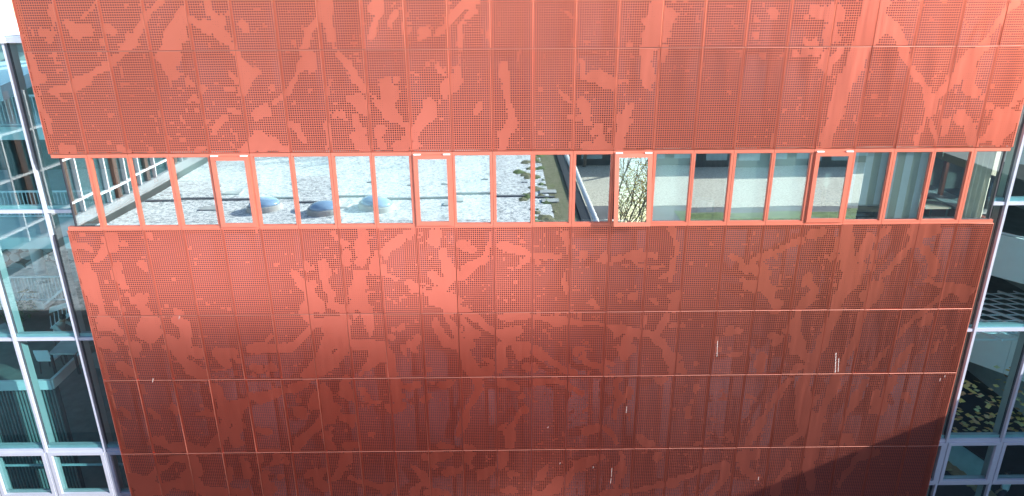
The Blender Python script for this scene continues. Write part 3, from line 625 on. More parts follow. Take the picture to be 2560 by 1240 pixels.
for i, (px, py, Y, lab) in enumerate(((95, 650, 7.2, 'white round column rising past the pale stone wall, left glass wall'), (30, 400, 6.2, 'dark-backed round column near the top left glass wall'), (58, 390, 6.6, 'second round column near the top left glass wall'))):
    p = on_y(px, py, Y)
    z1, z0 = (g1-.3, g2+.0) if i == 0 else (g0-.34, g1+.02)
    c = empty('column', (p[0], Y, z0), lab, 'column')
    m = MB(); m.tube([(0, 0, 0), (0, 0, z1-z0)], .20, 20); m.build('shaft', M['white'] if i == 0 else M['dark'], c, smooth=True)
    m = MB(); m.tube([(0, 0, 0), (0, 0, .08)], .30 if i else .23, 20); m.build('base_ring', M['conc'] if i == 0 else M['dark'], c)
# table and chair on the mezzanine
zt = zf+.74
t = [on_z(x, y, zt) for x, y in ((120, 884), (188, 884), (215, 852), (152, 852))]
tb = empty('table', (t[0][0], t[0][1], zf), 'grey rectangular table on the mezzanine in front of the seated man', 'table')
o = Vector((t[0][0], t[0][1], zf))
m = MB(); m.poly([tuple(V3(p)-o) for p in t], .04); m.build('table_top', M['conc'], tb)
for p in t:
    q = V3(p)-o; c = sum((V3(k) for k in t), Vector())/4-o; q = q+(c-q)*.12
    m = MB(); m.box(-.03, -.03, 0, .03, .03, .70); m.build('leg', M['black'], tb, (q.x, q.y, 0))
p = on_z(133, 925, zf)
ch = empty('chair', tuple(p), 'white shell chair pushed out from the grey table', 'chair')
m = MB(); m.box(-.24, -.22, .43, .24, .22, .48); m.build('seat', M['white'], ch)
m = MB(); m.v = [(-.24, -.22, .48), (.24, -.22, .48), (.22, -.30, .86), (-.22, -.30, .86), (-.24, -.25, .48), (.24, -.25, .48), (.22, -.33, .86), (-.22, -.33, .86)]
m.f = [(0, 1, 2, 3), (7, 6, 5, 4), (0, 4, 5, 1), (1, 5, 6, 2), (2, 6, 7, 3), (3, 7, 4, 0)]; m.m = [0]*6; m.build('backrest', M['white'], ch)
for sx in (-.2, .2):
    for sy in (-.19, .19):
        m = MB(); m.bar((sx, sy, .43), (sx*1.15, sy*1.15, 0), .025); m.build('leg', M['black'], ch)
# plant
M['leaf'] = pbr('dark_green_leaf', (.055, .11, .03), .5, 0, .35, 3.)
p = on_z(30, 842, zf)
pl = empty('potted_plant', tuple(p), 'dark green broad-leaved indoor plant behind the left glass wall', 'plant')
m = MB(); m.tube([(0, 0, 0), (0, 0, .45)], [.26, .32], 14); m.build('pot', M['conc'], pl)
m = MB(); stems = []
for i in range(9):
    a = random.uniform(0, 6.28); l = random.uniform(.4, .75); e = Vector((math.cos(a)*l, math.sin(a)*l, .45+random.uniform(.6, 1.35))); stems.append(e)
    m.tube([(0, 0, .4), e*.6+Vector((0, 0, .25)), e], [.02, .015, .01], 5)
m.build('stems', M['leaf'], pl)
for e in stems:
    for j in range(7):
        d = Vector((random.gauss(0, 1), random.gauss(0, 1), random.gauss(-.1, .5))).normalized(); L = random.uniform(.25, .42)
        sd = d.cross(Vector((0, 0, 1))).normalized()*L*.28; q = e-Vector((0, 0, random.uniform(0, .5))); dr = Vector((0, 0, -.05))
        m = MB(); m.v = [tuple(k) for k in (q, q+d*L*.45+sd, q+d*L+dr, q+d*L*.45-sd, q+d*L*.5+Vector((0, 0, .03)))]; m.f = [(0, 1, 4), (1, 2, 4), (2, 3, 4), (3, 0, 4)]; m.m = [0]*4
        m.build('leaf', M['leaf'], pl)

# ------------------------------------------------------------------ people
M['skin'] = pbr('skin', (.45, .27, .19), .55, 0, .05); M['hair'] = pbr('dark_hair', (.02, .016, .013), .6)
M['shirt_l'] = pbr('pale_shirt', (.55, .58, .54), .85); M['trouser'] = pbr('dark_trousers', (.03, .035, .05), .85)
M['shirt_w'] = pbr('white_shirt', (.75, .75, .74), .85)
def person(loc, rz, joints, bones, label, shirt, legz, headj, face, hands):
    """one skinned surface over a posed skeleton; z thresholds pick shirt and trousers"""
    names = list(joints); me = bpy.data.meshes.new('person')
    me.from_pydata([joints[n][0] for n in names], [(names.index(a), names.index(b)) for a, b in bones], [])
    tmp = bpy.data.objects.new('person', me); COL.objects.link(tmp)
    sk = tmp.modifiers.new('skin', 'SKIN'); ss = tmp.modifiers.new('sub', 'SUBSURF'); ss.levels = ss.render_levels = 2
    for i, n in enumerate(names):
        r = joints[n][1]; me.skin_vertices[0].data[i].radius = r if isinstance(r, tuple) else (r, r)
        me.skin_vertices[0].data[i].use_root = n == 'pelvis'
    dg = bpy.context.evaluated_depsgraph_get(); me2 = bpy.data.meshes.new_from_object(tmp.evaluated_get(dg)); bpy.data.objects.remove(tmp)
    me2.materials.clear()
    for k in (M['skin'], shirt, M['trouser']): me2.materials.append(k)
    J = {n: Vector(joints[n][0]) for n in names}
    seg = [(J[a], J[b], a, b) for a, b in bones]
    for p in me2.polygons:
        c = p.center; best = min(seg, key=lambda s: (c-(s[0]+(s[1]-s[0])*max(0, min(1, (c-s[0]).dot(s[1]-s[0])/max(1e-6, (s[1]-s[0]).length_squared))))).length)
        nm = best[2]+best[3]
        p.material_index = 2 if any(k in nm for k in ('hip', 'knee', 'foot')) else (0 if any(k in nm for k in ('head', 'wrist')) else 1)
        p.use_smooth = True
    o = place('person', me2, None, loc, (0, 0, rz)); tag(o, label, 'person')
    h = J[headj]; f = Vector(face).normalized(); sd = f.cross(Vector((0, 0, 1))).normalized(); up = sd.cross(f)
    def ico(name, c, r, mat, sq=(1, 1, 1), par=o):
        bm = bmesh.new(); bmesh.ops.create_icosphere(bm, subdivisions=2, radius=r); 
        for v in bm.verts: v.co = c+f*v.co.x*sq[0]+sd*v.co.y*sq[1]+up*v.co.z*sq[2]
        m2 = bpy.data.meshes.new(name); bm.to_mesh(m2); bm.free(); m2.materials.append(mat)
        m2.polygons.foreach_set('use_smooth', [True]*len(m2.polygons)); return place(name, m2, par)
    ico('hair', h-f*.022+up*.045, .108, M['hair'], (.98, .92, .92))
    for s in (-1, 1):
        ico('eye', h+f*.093+sd*.032*s+up*.0, .011, M['hair']); ico('ear', h+sd*.088*s-f*.005, .028, M['skin'], (.6, .35, 1))
    ico('nose', h+f*.108-up*.025, .018, M['skin'], (1, .7, 1.2)); ico('mouth', h+f*.092-up*.062, .02, M['skin'], (.4, 1.2, .35))
    for hp, hd in hands:
        hp, hd = Vector(hp), Vector(hd).normalized(); s2 = hd.cross(Vector((0, 0, 1))).normalized()
        m = MB(); m.bar(hp, hp+hd*.09, .08, .028)
        for k, (off, L) in enumerate(((-.030, .065), (-.010, .075), (.010, .072), (.030, .055))):
            a = hp+hd*.088+s2*off; b = a+hd*L*.55; c = b+hd*L*.4-Vector((0, 0, .02)); m.tube([a, b, c], [.009, .008, .006], 6)
        a = hp+hd*.03+s2*.04; m.tube([a, a+s2*.03+hd*.03, a+s2*.035+hd*.06], [.011, .009, .007], 6)
        m.build('hand', M['skin'], o)
    return o
# seated man leaning over the table (faces +x in his own frame)
JS = dict(pelvis=((0, 0, .50), (.15, .13)), waist=((.06, 0, .68), (.15, .12)), chest=((.18, 0, .90), (.17, .12)), neck=((.28, 0, 1.06), .06), head=((.36, 0, 1.17), (.085, .10)), headtop=((.39, 0, 1.25), (.075, .085)),
          shl=((.20, .19, .97), .065), elbl=((.42, .24, .80), .048), wristl=((.62, .14, .79), .034), shr=((.20, -.19, .97), .065), elbr=((.42, -.24, .80), .048), wristr=((.62, -.12, .79), .034),
          hipl=((.04, .10, .48), .09), kneel=((.46, .13, .50), .065), footl=((.46, .13, .08), .045), hipr=((.04, -.10, .48), .09), kneer=((.46, -.13, .50), .065), footr=((.46, -.13, .08), .045))
BS = [('pelvis', 'waist'), ('waist', 'chest'), ('chest', 'neck'), ('neck', 'head'), ('head', 'headtop'), ('chest', 'shl'), ('shl', 'elbl'), ('elbl', 'wristl'), ('chest', 'shr'), ('shr', 'elbr'), ('elbr', 'wristr'),
      ('pelvis', 'hipl'), ('hipl', 'kneel'), ('kneel', 'footl'), ('pelvis', 'hipr'), ('hipr', 'kneer'), ('kneer', 'footr')]
p = on_z(147, 843, zf+.45)
person((p[0], p[1], zf), R(-12), JS, BS, 'person in a pale shirt sitting hunched at the grey table, dark hair', M['shirt_l'], .5, 'head', (1, 0, -.35), [((.62, .14, .79), (1, -.1, -.1)), ((.62, -.12, .79), (1, .1, -.1))])
st = empty('stool', (p[0], p[1], zf), 'dark stool under the seated man in the pale shirt', 'stool')
m = MB(); m.tube([(.02, 0, .36), (.02, 0, .40)], .19, 14); m.build('seat', M['black'], st)
for a in range(4):
    t_ = a*math.pi/2+.7; m = MB(); m.bar((.02+.12*math.cos(t_), .12*math.sin(t_), .36), (.02+.2*math.cos(t_), .2*math.sin(t_), 0), .025); m.build('leg', M['black'], st)
# standing person low in the right glass wall
JT = dict(pelvis=((0, 0, .95), (.15, .11)), waist=((0, 0, 1.10), (.14, .10)), chest=((0, 0, 1.32), (.17, .11)), neck=((.01, 0, 1.50), .055), head=((.03, 0, 1.62), (.085, .10)), headtop=((.03, 0, 1.70), (.075, .085)),
          shl=((0, .19, 1.42), .06), elbl=((-.03, .25, 1.14), .045), wristl=((.10, .22, .92), .032), shr=((0, -.19, 1.42), .06), elbr=((-.03, -.25, 1.14), .045), wristr=((.10, -.22, .92), .032),
          hipl=((0, .09, .92), .085), kneel=((.05, .10, .50), .06), footl=((0, .10, .07), .045), hipr=((0, -.09, .92), .085), kneer=((.02, -.10, .50), .06), footr=((-.06, -.10, .07), .045))
YP = 2.2; p = on_y(2523, 1184, YP)
person((p[0], YP, p[2]-1.62), R(120), JT, BS, 'person with short dark hair in a white shirt behind the lowest right window', M['shirt_w'], .9, 'head', (1, 0, -.15), [((.10, .22, .92), (.3, 0, -1)), ((.10, -.22, .92), (.3, 0, -1))])

# ------------------------------------------------------------------ interior of the right wing
lf = MB(); lf.box(22.98, .7, -16.62, 34, 16, -16.52); tag(lf.build('hall_floor', M['hall_floor']), kind='structure')
pf = empty('stair_landing', (p[0], YP, p[2]-1.62), 'tan landing floor under the person in the white shirt', 'landing')
m = MB(); m.box(-1.2, -1.3, -.2, 5, 2.5, 0); m.build('slab', M['desk'], pf)
def ramp_balcony(z_top, h, label, dy=0.):
    pts = [(22.99, 7.7), (24.0, 6.5), (25.1, 5.25), (26.1, 4.0), (26.8, 3.05), (27.45, 2.1), (28.2, .85)]
    b = empty('curved_balcony', (26.1, 4.0+dy, z_top), label, 'balcony')
    m = MB(); M_ = []
    for (x, y) in pts: M_.append(Vector((x-26.1, y-4.0, 0)))
    for a, c in zip(M_[:-1], M_[1:]):
        pm = MB(); n = Vector((c.y-a.y, a.x-c.x, 0)).normalized()*.06
        g = (c-a).normalized()*.006
        q = [a+g-n, c-g-n, c-g+n, a+g+n]; pm.poly([tuple(k) for k in q], h); pm.build('fascia_panel', M['ramp'], b)
    m = MB(); m.tube([tuple(k+Vector((0, 0, .05))) for k in M_], .035, 8); m.build('handrail', M['white'], b)
    m = MB(); q = [tuple(k+Vector((.05, .05, -h+.2))) for k in M_]+[(6, -3.0, -h+.2), (6, 9, -h+.2), (-3, 9, -h+.2)]; m.poly(q, .2); m.build('slab', M['floor_dark'], b)
    return b
ramp_balcony(-3.45, 1.42, 'highest curved pale balcony inside the right glass wall')
ramp_balcony(-7.18, 1.40, 'middle curved pale balcony above the white lattice, right glass wall')
ramp_balcony(-10.35, 1.42, 'lowest curved pale balcony behind the hanging gold squares')
rw = empty('hall_wall', (28, 11.5, -16.5), 'dark blue rear wall of the right glass hall', 'wall')
m = MB(); m.box(3.9, -10.7, 0, 4.1, -.01, 15.4); m.build('shading_end_wall', M['conc'], rw)  # end wall added to keep low sun out of the hall
m = MB(); m.box(-5, 0, 0, 6, .2, 15.4); m.build('wall_face', pbr('dark_blue_wall', (.05, .10, .17), .8, 0, .2, .6), rw)
# white ceiling lattice
zl = on_y(2500, 790, 3.2)[2]
lat = empty('lattice', (25.5, 3.2, zl), 'white hanging lattice of thin bars inside the right glass wall', 'lattice')
for i in range(9):
    m = MB(); y = -1.6+i*.42; m.bar((-2.2 if i > 3 else -1.3, y, 0), (4.5, y, 0), .035); m.build('lattice_bar', M['white'], lat)
for i in range(12):
    m = MB(); x = -2.4+i*.55; m.bar((x, 1.9, .03), (x+2.1, -1.7, .03), .035 if i % 4 else .07); m.build('lattice_bar', M['white'], lat)
# hanging gold squares
hs = empty('hanging_sculpture', (26, 2.6, -9.2), 'suspended sculpture of many small gold squares, right glass wall', 'sculpture')
m = MB(); m.poly([(-.065, -.065, .003), (.065, -.065, .003), (.065, .065, .003), (-.065, .065, .003)], .006); mes = []
for k, cc in enumerate(((.98, .60, .16), (.95, .66, .24), (.95, .50, .24), (.80, .74, .36))):
    mes.append(m.mesh('gold_square', pbr('gold_leaf_%s' % 'abcd'[k], cc, .6, 0, .1, 5.)))
n = 0
while n < 215:
    px = random.uniform(2385, 2640); py = 870+210*math.sqrt(random.random()); Y = random.uniform(1.0, 3.6)
    if py < 930 and random.random() < .45: continue
    q = on_y(px, py, Y)
    if q[0] < 23.3: continue
    place('gold_square', random.choice(mes), hs, (q[0]-26, q[1]-2.6, q[2]+9.2), (random.gauss(0, .22), random.gauss(0, .22), random.gauss(.25, .25))); n += 1
# stair flight low on the right
A = on_y(2362, 1155, 2.4); B = on_y(2443, 1212, 1.8)
M['sun_edge_glow'], t_, p_, _o = new_mat('sunlit_step_glow'); p_.inputs['Base Color'].default_value = (.8, .6, .35, 1); p_.inputs['Emission Color'].default_value = (1, .72, .38, 1); p_.inputs['Emission Strength'].default_value = .9  # slight emission gives the step edges a sunlit look, no lamp there
sr = empty('stair', tuple(A), 'stair flight with edge made to glow as if sunlit behind the lowest right window', 'stair')
d = V3(B)-V3(A)
m = MB(); m.bar(-d*.6, d*1.4, .03, .045); m.build('glowing_step_edge', M['sun_edge_glow'], sr)
up_ = Vector((.25, .9, .0))
m = MB(); m.poly([tuple(-d*.6+Vector((0, .03, 0))), tuple(d*1.4+Vector((0, .03, 0))), tuple(d*1.4+Vector((0, .12, .95))), tuple(-d*.6+Vector((0, .12, .95)))], .03); m.build('side_panel', M['teal'], sr)
m = MB(); m.bar(-d*.6+Vector((0, 0, 1.0)), d*1.4+Vector((0, 0, 1.0)), .05); m.build('handrail', M['black'], sr)
for i in range(9):
    q = -d*.6+d*2*(i/9); m = MB(); m.box(0, -1.1, -.05, .24, -.02, -.01); m.build('tread', M['wood'], sr, q)

# ------------------------------------------------------------------ behind the window band: blinds and desks
def blind(x0, x1, z0, label, stripes=0, mat=None, y=.17):
    b = empty('roller_blind', ((x0+x1)/2, y, -3.55), label, 'blind')
    W = x1-x0
    if stripes:
        ma = [pbr('pale_blind_band', (.82, .88, .92), .85, 0, .03), pbr('olive_blind_band', (.56, .58, .50), .85, 0, .03)]
        for i in range(stripes):
            m = MB(); m.box(-W/2+W*i/stripes+.001, -.002+.006*(i % 2), z0+3.55, -W/2+W*(i+1)/stripes-.001, .004+.006*(i % 2), -.02); m.build('blind_band', ma[i % 2], b)
    else:
        m = MB(); m.box(-W/2, -.003, z0+3.55, W/2, .003, -.02); m.build('blind_cloth', mat or M['blind'], b)
    m = MB(); m.box(-W/2, -.015, z0+3.53, W/2, .015, z0+3.56); m.build('bottom_bar', M['conc'], b)
    m = MB(); m.tube([(-W/2, 0, -.02), (W/2, 0, -.02)], .03, 10); m.build('roller', M['conc'], b)
blind(14.02, 14.98, -5.42, 'closed grey-green roller blind just right of the open vent window')
blind(16.02, 16.98, -5.40, 'closed grey-green roller blind right of the pane with the grey cabinet')
blind(17.02, 17.93, -5.40, 'closed grey-green roller blind left of the fourth vent window')
blind(19.02, 19.98, -5.05, 'striped blind stopping short above the desk monitor', 5)
blind(20.02, 20.98, -5.42, 'fully lowered striped blind left of the clear corner pane', 5)
for c, yb, lab in ((2, 452, 'grey-green blind lowered halfway in the pane left of the first vent window'), (3, 490, 'grey-green blind lowered most of the way in the first vent window'), (4, 497, 'grey-green blind just right of the first vent window, above the first mirrored skylight'),
                   (5, 440, 'shortest grey-green blind, ending high in the pane over the middle mirrored skylight'), (6, 562, 'full-length grey-green blind over the left half of the third mirrored skylight'), (7, 548, 'grey-green blind just left of the second vent window, nearly down'),
                   (8, 556, 'full-length grey-green blind in the second vent window'), (9, 547, 'grey-green blind just right of the second vent window, nearly down')):
    blind(c+.03, c+.97, on_y(280+106*c, yb, .17)[2], lab)
sb = empty('roller_blind', (22.70, 2.7, -3.58), 'beige and ochre roller blind half lowered over the right side window', 'blind')
M['beige'] = pbr('beige_blind_cloth', (.72, .66, .56), .85, 0, .04); M['ochre'] = pbr('ochre_blind_cloth', (.58, .45, .22), .85, 0, .04)
for i_ in range(5):
    m = MB(); m.box(-.004, -2.5+i_*1.04, -.78, .004, -1.5+i_*1.04, 0); m.build('blind_band', M['ochre'] if i_ % 2 else M['beige'], sb)
m = MB(); m.tube([(0, -2.5, .02), (0, 2.66, .02)], .03, 10); m.build('roller', M['conc'], sb)
cu = empty('curtain', (22.4, .25, -5.45), 'cream curtain drawn beside the right end corner of the window band', 'curtain')
m = MB(); n = 26; xs = [-.36+.72*i/n for i in range(n+1)]
for i in range(n):
    ya, yb = .03*math.sin(i*1.25), .03*math.sin((i+1)*1.25); m.quad((xs[i], ya, 0), (xs[i+1], yb, 0), (xs[i+1], yb, 1.9), (xs[i], ya, 1.9))
m.build('curtain_cloth', M['sheer'], cu, smooth=True)
def desk(x, y, w, d, label):
    e = empty('desk', (x, y, -6.10), label, 'desk')
    m = MB(); m.box(-w/2, -d/2, .70, w/2, d/2, .74); m.build('desk_top', M['desk'], e)
    for sx in (-1, 1):
        for sy in (-1, 1):
            m = MB(); m.box(sx*(w/2-.06)-.02, sy*(d/2-.06)-.02, 0, sx*(w/2-.06)+.02, sy*(d/2-.06)+.02, .70); m.build('leg', M['conc'], e)
def monitor(x, y, rz, label, s=1.):
    e = empty('monitor', (x, y, -5.36), label, 'monitor'); e.rotation_euler = (0, 0, rz)
    m = MB(); m.box(-.28*s, -.02, .12, .28*s, .02, .48); m.build('screen', M['black'], e)
    m = MB(); m.box(-.03, .0, .01, .03, .05, .2); m.build('stand', M['black'], e)
    m = MB(); m.box(-.11, -.08, 0, .11, .1, .012); m.build('foot', M['black'], e)
desk(18.75, 1.1, 1.3, .8, 'pale desk behind the fourth vent window'); desk(20.2, 1.1, 1.4, .8, 'pale desk below the striped blinds'); desk(21.7, 1.3, 1.3, .8, 'pale desk by the white side sill'); desk(15.45, 1.0, .9, .7, 'pale desk under the teal cabinet')
monitor(18.95, 1.15, R(70), 'black monitor seen end-on through the fourth vent window', 1.2); monitor(19.5, .95, R(100), 'black monitor below the shorter striped blind'); 
tc = empty('cabinet', (15.65, .85, -5.36), 'small teal desk cabinet at the bottom of the unshaded pane', 'cabinet')
m = MB(); m.box(-.22, -.16, 0, .2, .16, .32); m.build('cabinet_body', M['teal'], tc)
m = MB(); m.box(.0, -.175, .04, .15, -.162, .27); m.build('cabinet_door', M['slab_white'], tc)
lp = empty('laptop', (21.55, 1.05, -5.36), 'grey laptop open on the corner desk', 'laptop')
m = MB(); m.box(-.2, -.14, 0, .2, .14, .02); m.build('keyboard_base', M['conc'], lp)
m = MB(); m.box(-.2, .14, .02, .2, .155, .28); m.build('screen', M['slab_white'], lp)
oc = empty('office_chair', (21.0, 2.2, -6.1), 'dark office chair behind the clear corner pane', 'chair')
m = MB(); m.box(-.24, -.24, .45, .24, .24, .52); m.build('seat', M['carpet'], oc)
m = MB(); m.box(-.22, .2, .56, .22, .26, 1.05); m.build('backrest', M['carpet'], oc)
m = MB(); m.tube([(0, 0, .06), (0, 0, .45)], .03, 8); m.build('post', M['black'], oc)
for a in range(5):
    m = MB(); m.bar((0, 0, .06), (.28*math.cos(a*1.257), .28*math.sin(a*1.257), .04), .04); m.build('leg', M['black'], oc)

# ------------------------------------------------------------------ ground and the place behind the camera (mirrored in the windows)
def gravel_mat(name, lo, hi, moss):
    m, t, p, o = new_mat(name)
    n = noise(t, 5.5, 4, .85); r = ramp(t, n.outputs['Fac'], [(.40, lo), (.55, hi)])
    n2 = noise(t, .35, 4, .6); r2 = ramp(t, n2.outputs['Fac'], [(.60, (0, 0, 0)), (.75, (1, 1, 1))])
    mx = t.nodes.new('ShaderNodeMix'); mx.data_type = 'RGBA'; mx.inputs['B'].default_value = (*moss, 1)
    sc = t.nodes.new('ShaderNodeMath'); sc.operation = 'MULTIPLY'; sc.inputs[1].default_value = .35
    t.links.new(r2.outputs[0], sc.inputs[0]); t.links.new(sc.outputs[0], mx.inputs['Factor']); t.links.new(r.outputs[0], mx.inputs['A']); t.links.new(mx.outputs['Result'], p.inputs['Base Color'])
    p.inputs['Roughness'].default_value = .9
    b = t.nodes.new('ShaderNodeBump'); b.inputs['Strength'].default_value = .6; b.inputs['Distance'].default_value = .05
    n3 = noise(t, 14., 4, .7); t.links.new(n3.outputs['Fac'], b.inputs['Height']); t.links.new(b.outputs[0], p.inputs['Normal'])
    return m
M['gravel'] = gravel_mat('white_roof_gravel', (.22, .24, .25), (.97, .97, .96), (.30, .30, .22))
M['moss'] = gravel_mat('mossy_roof_edge', (.10, .12, .04), (.24, .22, .14), (.16, .24, .05))
M['paving'] = gravel_mat('pale_sandy_paving', (.36, .33, .26), (.72, .68, .58), (.4, .37, .28))
M['grass'] = pbr('lawn_grass', (.13, .18, .06), .9, 0, .35, 1.5, .3, 60)
M['asph'] = pbr('grey_ground', (.14, .14, .15), .9, 0, .2, .5)
def ground(name, x0, y0, x1, y1, z, mat):
    m = MB(); m.quad((x0, y0, z), (x1, y0, z), (x1, y1, z), (x0, y1, z)); return tag(m.build(name, mat), kind='structure')
ground('ground', -600, -700, 600, 600, -16.53, M['asph'])
ground('paving', 14.8, -70, 75, -38.2, -16.515, M['paving'])
ground('lawn', 24, -36.6, 60, -22, -16.505, M['grass'])
# lower building with the gravel roof
ZRF = -11.0
lb = empty('gravel_roofed_building', (2, -20, -16.5), 'lower building with a white gravel roof, mirrored in the windows', 'building')
off = Vector((-2, 20, 16.5)); YN = -5.8
m = MB(); m.box(-11, -46, -16.49, 14.7, YN-.2, ZRF-.06); m.build('wall', M['court_wall'], lb, off)
m = MB(); m.box(-11, -46, ZRF-.055, 13.0, YN-.2, ZRF); m.build('gravel_roof', M['gravel'], lb, off)
m = MB(); m.box(13.005, -46, ZRF-.055, 14.2, YN-.2, ZRF+.005); m.build('mossy_edge', M['moss'], lb, off)
m = MB(); m.box(14.25, -46, ZRF-.05, 14.75, YN-.2, ZRF+.12); m.build('gutter', M['seal'], lb, off)
m = MB(); m.tube([(14.98, -46, ZRF+.12), (14.98, YN-.2, ZRF+.12)], .15, 10); m.build('white_pipe', M['white'], lb, off, smooth=True)
m = MB(); m.box(-10.9, -22.25, ZRF+.002, 13.3, -22.0, ZRF+.07); m.build('roof_joint', M['joint'], lb, off)
m = MB(); m.box(-11, YN-.19, ZRF-.1, 14.7, YN, ZRF+.10); m.build('roof_kerb', M['conc'], lb, off)
for x, y in ((-6.2, -23.6), (-6.2, -20.0), (1.0, -20.1), (7.4, -20.8), (13.0, -23.3), (13.0, -21.3)):
    m = MB(); m.box(x-.5, y-.35, ZRF+.002, x+.5, y+.35, ZRF+.07); m.build('paving_slab', M['conc'], lb, off)
mp = MB()
for i_ in range(70):
    x = 13.1-abs(random.gauss(0, 1.1)); y = random.uniform(-36, YN-1.5); k_ = 9; rr = random.uniform(.12, .55)
    n_ = len(mp.v); mp.v += [(x+math.cos(j*6.283/k_)*rr*random.uniform(.5, 1.1), y+math.sin(j*6.283/k_)*rr*random.uniform(.7, 1.6), ZRF+.012) for j in range(k_)]+[(x, y, ZRF+.05+rr*.12)]
    for j in range(k_): mp.f.append((n_+j, n_+(j+1) % k_, n_+k_)); mp.m.append(i_ % 3 // 2)
mo = mp.build('moss_clumps', [M['moss'], M['grass']], lb, off); mo['kind'] = 'stuff'
for i_ in range(9):
    m = MB(); m.box(-8+i_*2.4, -25.4, ZRF+.002, -7.6+i_*2.4, -25.2, ZRF+.03); m.build('roof_drain', M['joint'], lb, off)
M['dome'] = pbr('blue_acrylic_dome', (.30, .46, .66), .12, 0, .05, 1., spec=.8, coat=.5)
for x, lab in ((-3.13, 'leftmost'), (.15, 'middle'), (3.05, 'rightmost')):
    s = empty('roof_skylight', (x, -20.05, ZRF), f'round domed skylight on the gravel roof, {lab} of three mirrored in the windows', 'skylight', None)
    m = MB(); m.tube([(0, 0, -.02), (0, 0, .26), (0, 0, .30)], [.98, .93, .88], 32); m.build('curb', M['conc'], s, smooth=False)
    prof = [(.84*math.cos(a), .30+.34*math.sin(a)) for a in np.linspace(0, math.pi/2*.98, 8)]
    m = MB(); m.tube([(0, 0, z) for r, z in prof], [r for r, z in prof], 32); m.build('dome', M['dome'], s, smooth=True)
# glazed wing on the left of that roof
gw = empty('glazed_wing', (-11.9, -22, ZRF), 'dark glazed wing with white lattice frames, mirrored at the left end', 'building')
m = MB(); m.box(-6, -20, -7, -.2, 13.6, 7.2); m.build('wall', M['dark'], gw)
m = MB(); m.box(-.19, -20, 0, .1, 13.6, .55); m.build('base_kerb', M['court_wall'], gw)
m = MB(); m.box(-.12, -20, 1.2, .05, 13.6, 1.31); m.build('white_rail', M['white'], gw)
for i in range(18):
    y = 13.4-i*1.9; m = MB(); m.box(-.19, y-.05, .56, .06, y+.05, 7.2); m.build('white_mullion', M['white'], gw)
    if i % 2: m = MB(); m.box(-.19, y+.6, .56, -.02, y+1.0, 7.2); m.build('brown_post', M['brown'], gw)
for z in (3.4, 5.4):
    m = MB(); m.box(-.195, -20, z, .045, 13.6, z+.10); m.build('white_transom', M['white'], gw)
m = MB(); m.quad((-.15, -20, .56), (-.15, 13.6, .56), (-.15, 13.6, 7.2), (-.15, -20, 7.2)); m.build('pane', M['curtain_pane'], gw)
# low wing that throws the shadow on the bottom right corner
rwg = empty('low_wing', (36, -8, -16.5), 'grey low wing at right whose shadow falls on the bottom right corner', 'building')
k = SUN.z/SUN.x; ztop = -11.50+k*(31.5-22.93)
m = MB(); m.box(-4.5, -14, 0, 8, 7.4, ztop+16.5); m.build('wall', M['dark'], rwg)
m = MB(); m.box(-4.6, -14.1, ztop+16.5, 8.1, 7.5, ztop+16.5+.12); m.build('roof', M['dark'], rwg)
# dark building beyond the courtyard
db = empty('far_building', (46, -58.5, -16.5), 'long dark building across the courtyard, mirrored in the right windows', 'building')
m = MB(); m.box(-32, -8, 0, 40, 6, 3.3); m.build('wall', M['dark'], db)
m = MB(); m.box(-32.2, -8.2, 3.3, 40.2, 6.5, 3.6); m.build('roof', M['conc'], db)
wm = MB(); wm.box(-1.1, 6.0, 0, 1.1, 6.06, 2.0); wme = wm.mesh('window', M['teal'])
for i in range(22): place('window', wme, db, (-30+i*3.2, 0, .7))
tb2 = empty('added_sky_block', (76, -120, -16.5), 'tall grey block added far at right to hold back bright sky', 'building')  # unseen block, added to keep bright low sky off the metal panels
m = MB(); m.box(-34, -8, 0, 60, 8, 37); m.build('wall', M['court_wall'], tb2)
m = MB(); m.box(-34.3, -8.3, 37, 60.3, 8.3, 37.6); m.build('roof', M['conc'], tb2)
for f_ in range(9):
    for i in range(28): place('window', wme, tb2, (-31+i*3.2, 2.05, .9+3.4*f_))
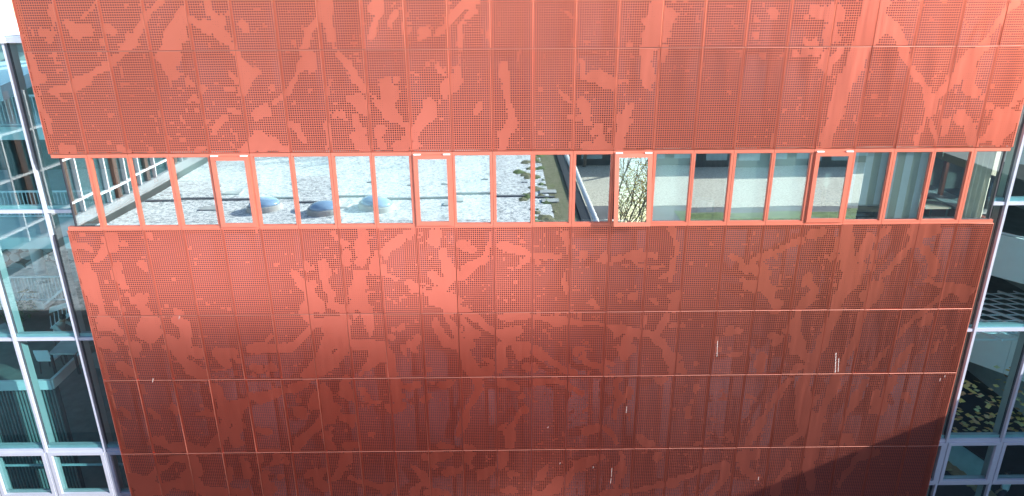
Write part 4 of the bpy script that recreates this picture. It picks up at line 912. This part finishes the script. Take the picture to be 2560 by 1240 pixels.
# trees
def make_tree(name, loc, h, label, seed, cols):
    rd = random.Random(seed); root = empty(name, loc, label, 'tree', None)
    tk = MB(); tips = []
    def limb(a, d, L, r, lev):
        b = a+d*L; mid = a+d*L*.5+Vector((rd.gauss(0, .05*L), rd.gauss(0, .05*L), 0))
        tk.tube([a, mid, b], [r, r*.8, r*.6], 6 if lev < 2 else 4)
        if lev >= 4: tips.append((b, L)); return
        for i in range(rd.randint(2, 3)+(1 if lev < 2 else 0)):
            nd = (d+Vector((rd.gauss(0, .42), rd.gauss(0, .42), rd.gauss(.12, .2)))).normalized(); limb(b if i else mid, nd, L*rd.uniform(.55, .8), r*.55, lev+1)
        if lev >= 2: tips.append((b, L))
    limb(Vector((0, 0, 0)), Vector((0, 0, 1)), h*.30, h*.0085, 0)
    tk.build('trunk', pbr('grey_bark', (.16, .14, .12), .9, 0, .3, 6), root)
    lm = MB()
    for b, L in tips:
        for i in range(24):
            q = b+Vector((rd.gauss(0, .5), rd.gauss(0, .5), rd.gauss(0, .5)))*min(1.8, L*1.1); s = rd.uniform(.04, .09)
            u = Vector((rd.gauss(0, 1), rd.gauss(0, 1), rd.gauss(0, 1))).normalized()*s; v = u.cross(Vector((rd.gauss(0, 1), rd.gauss(0, 1), rd.gauss(0, 1)))).normalized()*s
            lm.quad(q-u, q+v, q+u, q-v, rd.randrange(len(cols)))
    me = bpy.data.meshes.new('crown'); me.from_pydata(lm.v, [], lm.f)
    for i, c in enumerate(cols): me.materials.append(c)
    me.polygons.foreach_set('material_index', lm.m); place('crown', me, root)
def leaf_mat(name, col):
    m, t, p, o = new_mat(name); tr = t.nodes.new('ShaderNodeBsdfTranslucent'); tr.inputs[0].default_value = (*col, 1)
    p.inputs['Base Color'].default_value = (*col, 1); p.inputs['Roughness'].default_value = .7
    mx = t.nodes.new('ShaderNodeMixShader'); mx.inputs[0].default_value = .5; t.links.new(p.outputs[0], mx.inputs[1]); t.links.new(tr.outputs[0], mx.inputs[2]); t.links.new(mx.outputs[0], o.inputs[0]); return m
AUT = [leaf_mat('yellow_autumn_leaf', (.52, .42, .10)), leaf_mat('olive_leaf', (.26, .28, .08)), leaf_mat('brown_leaf', (.34, .22, .09))]
_old = [pbr('yellow_autumn_leaf', (.34, .27, .06), .7, 0, .25, 2), pbr('olive_leaf', (.14, .15, .04), .7, 0, .25, 2), pbr('brown_leaf', (.22, .14, .05), .7, 0, .25, 2)]
make_tree('autumn_tree', (20.9, -48.5, -16.5), 27, 'tall thin yellow autumn tree mirrored in the open vent window', 3, AUT)
make_tree('autumn_tree', (24.2, -51, -16.5), 24, 'olive autumn tree right of the tall yellow one, mirrored in the vent', 5, AUT[1:])
make_tree('autumn_tree', (18.4, -52, -16.5), 24, 'brown autumn tree left of the tall yellow one, mirrored in the vent', 8, AUT[::-1])
make_tree('autumn_tree', (22.6, -56, -16.5), 28, 'yellow autumn tree behind the other three across the courtyard', 12, AUT)

# ------------------------------------------------------------------ repeats share a group
GROUPS = {'roller_blind': 'roller blinds behind the window band', 'roof_skylight': 'domed skylights on the gravel roof', 'autumn_tree': 'autumn trees across the courtyard', 'desk': 'desks behind the window band',
          'monitor': 'monitors on the desks', 'railing': 'railings on the left galleries', 'gallery': 'galleries inside the left glass wall', 'column': 'columns inside the left glass wall',
          'curved_balcony': 'curved balconies inside the right glass wall', 'glass_wall': 'glass curtain walls beside the red building'}
for o in SC.objects:
    if o.parent is None and o.get('category') and o.name.split('.')[0] in GROUPS: o['group'] = GROUPS[o.name.split('.')[0]]
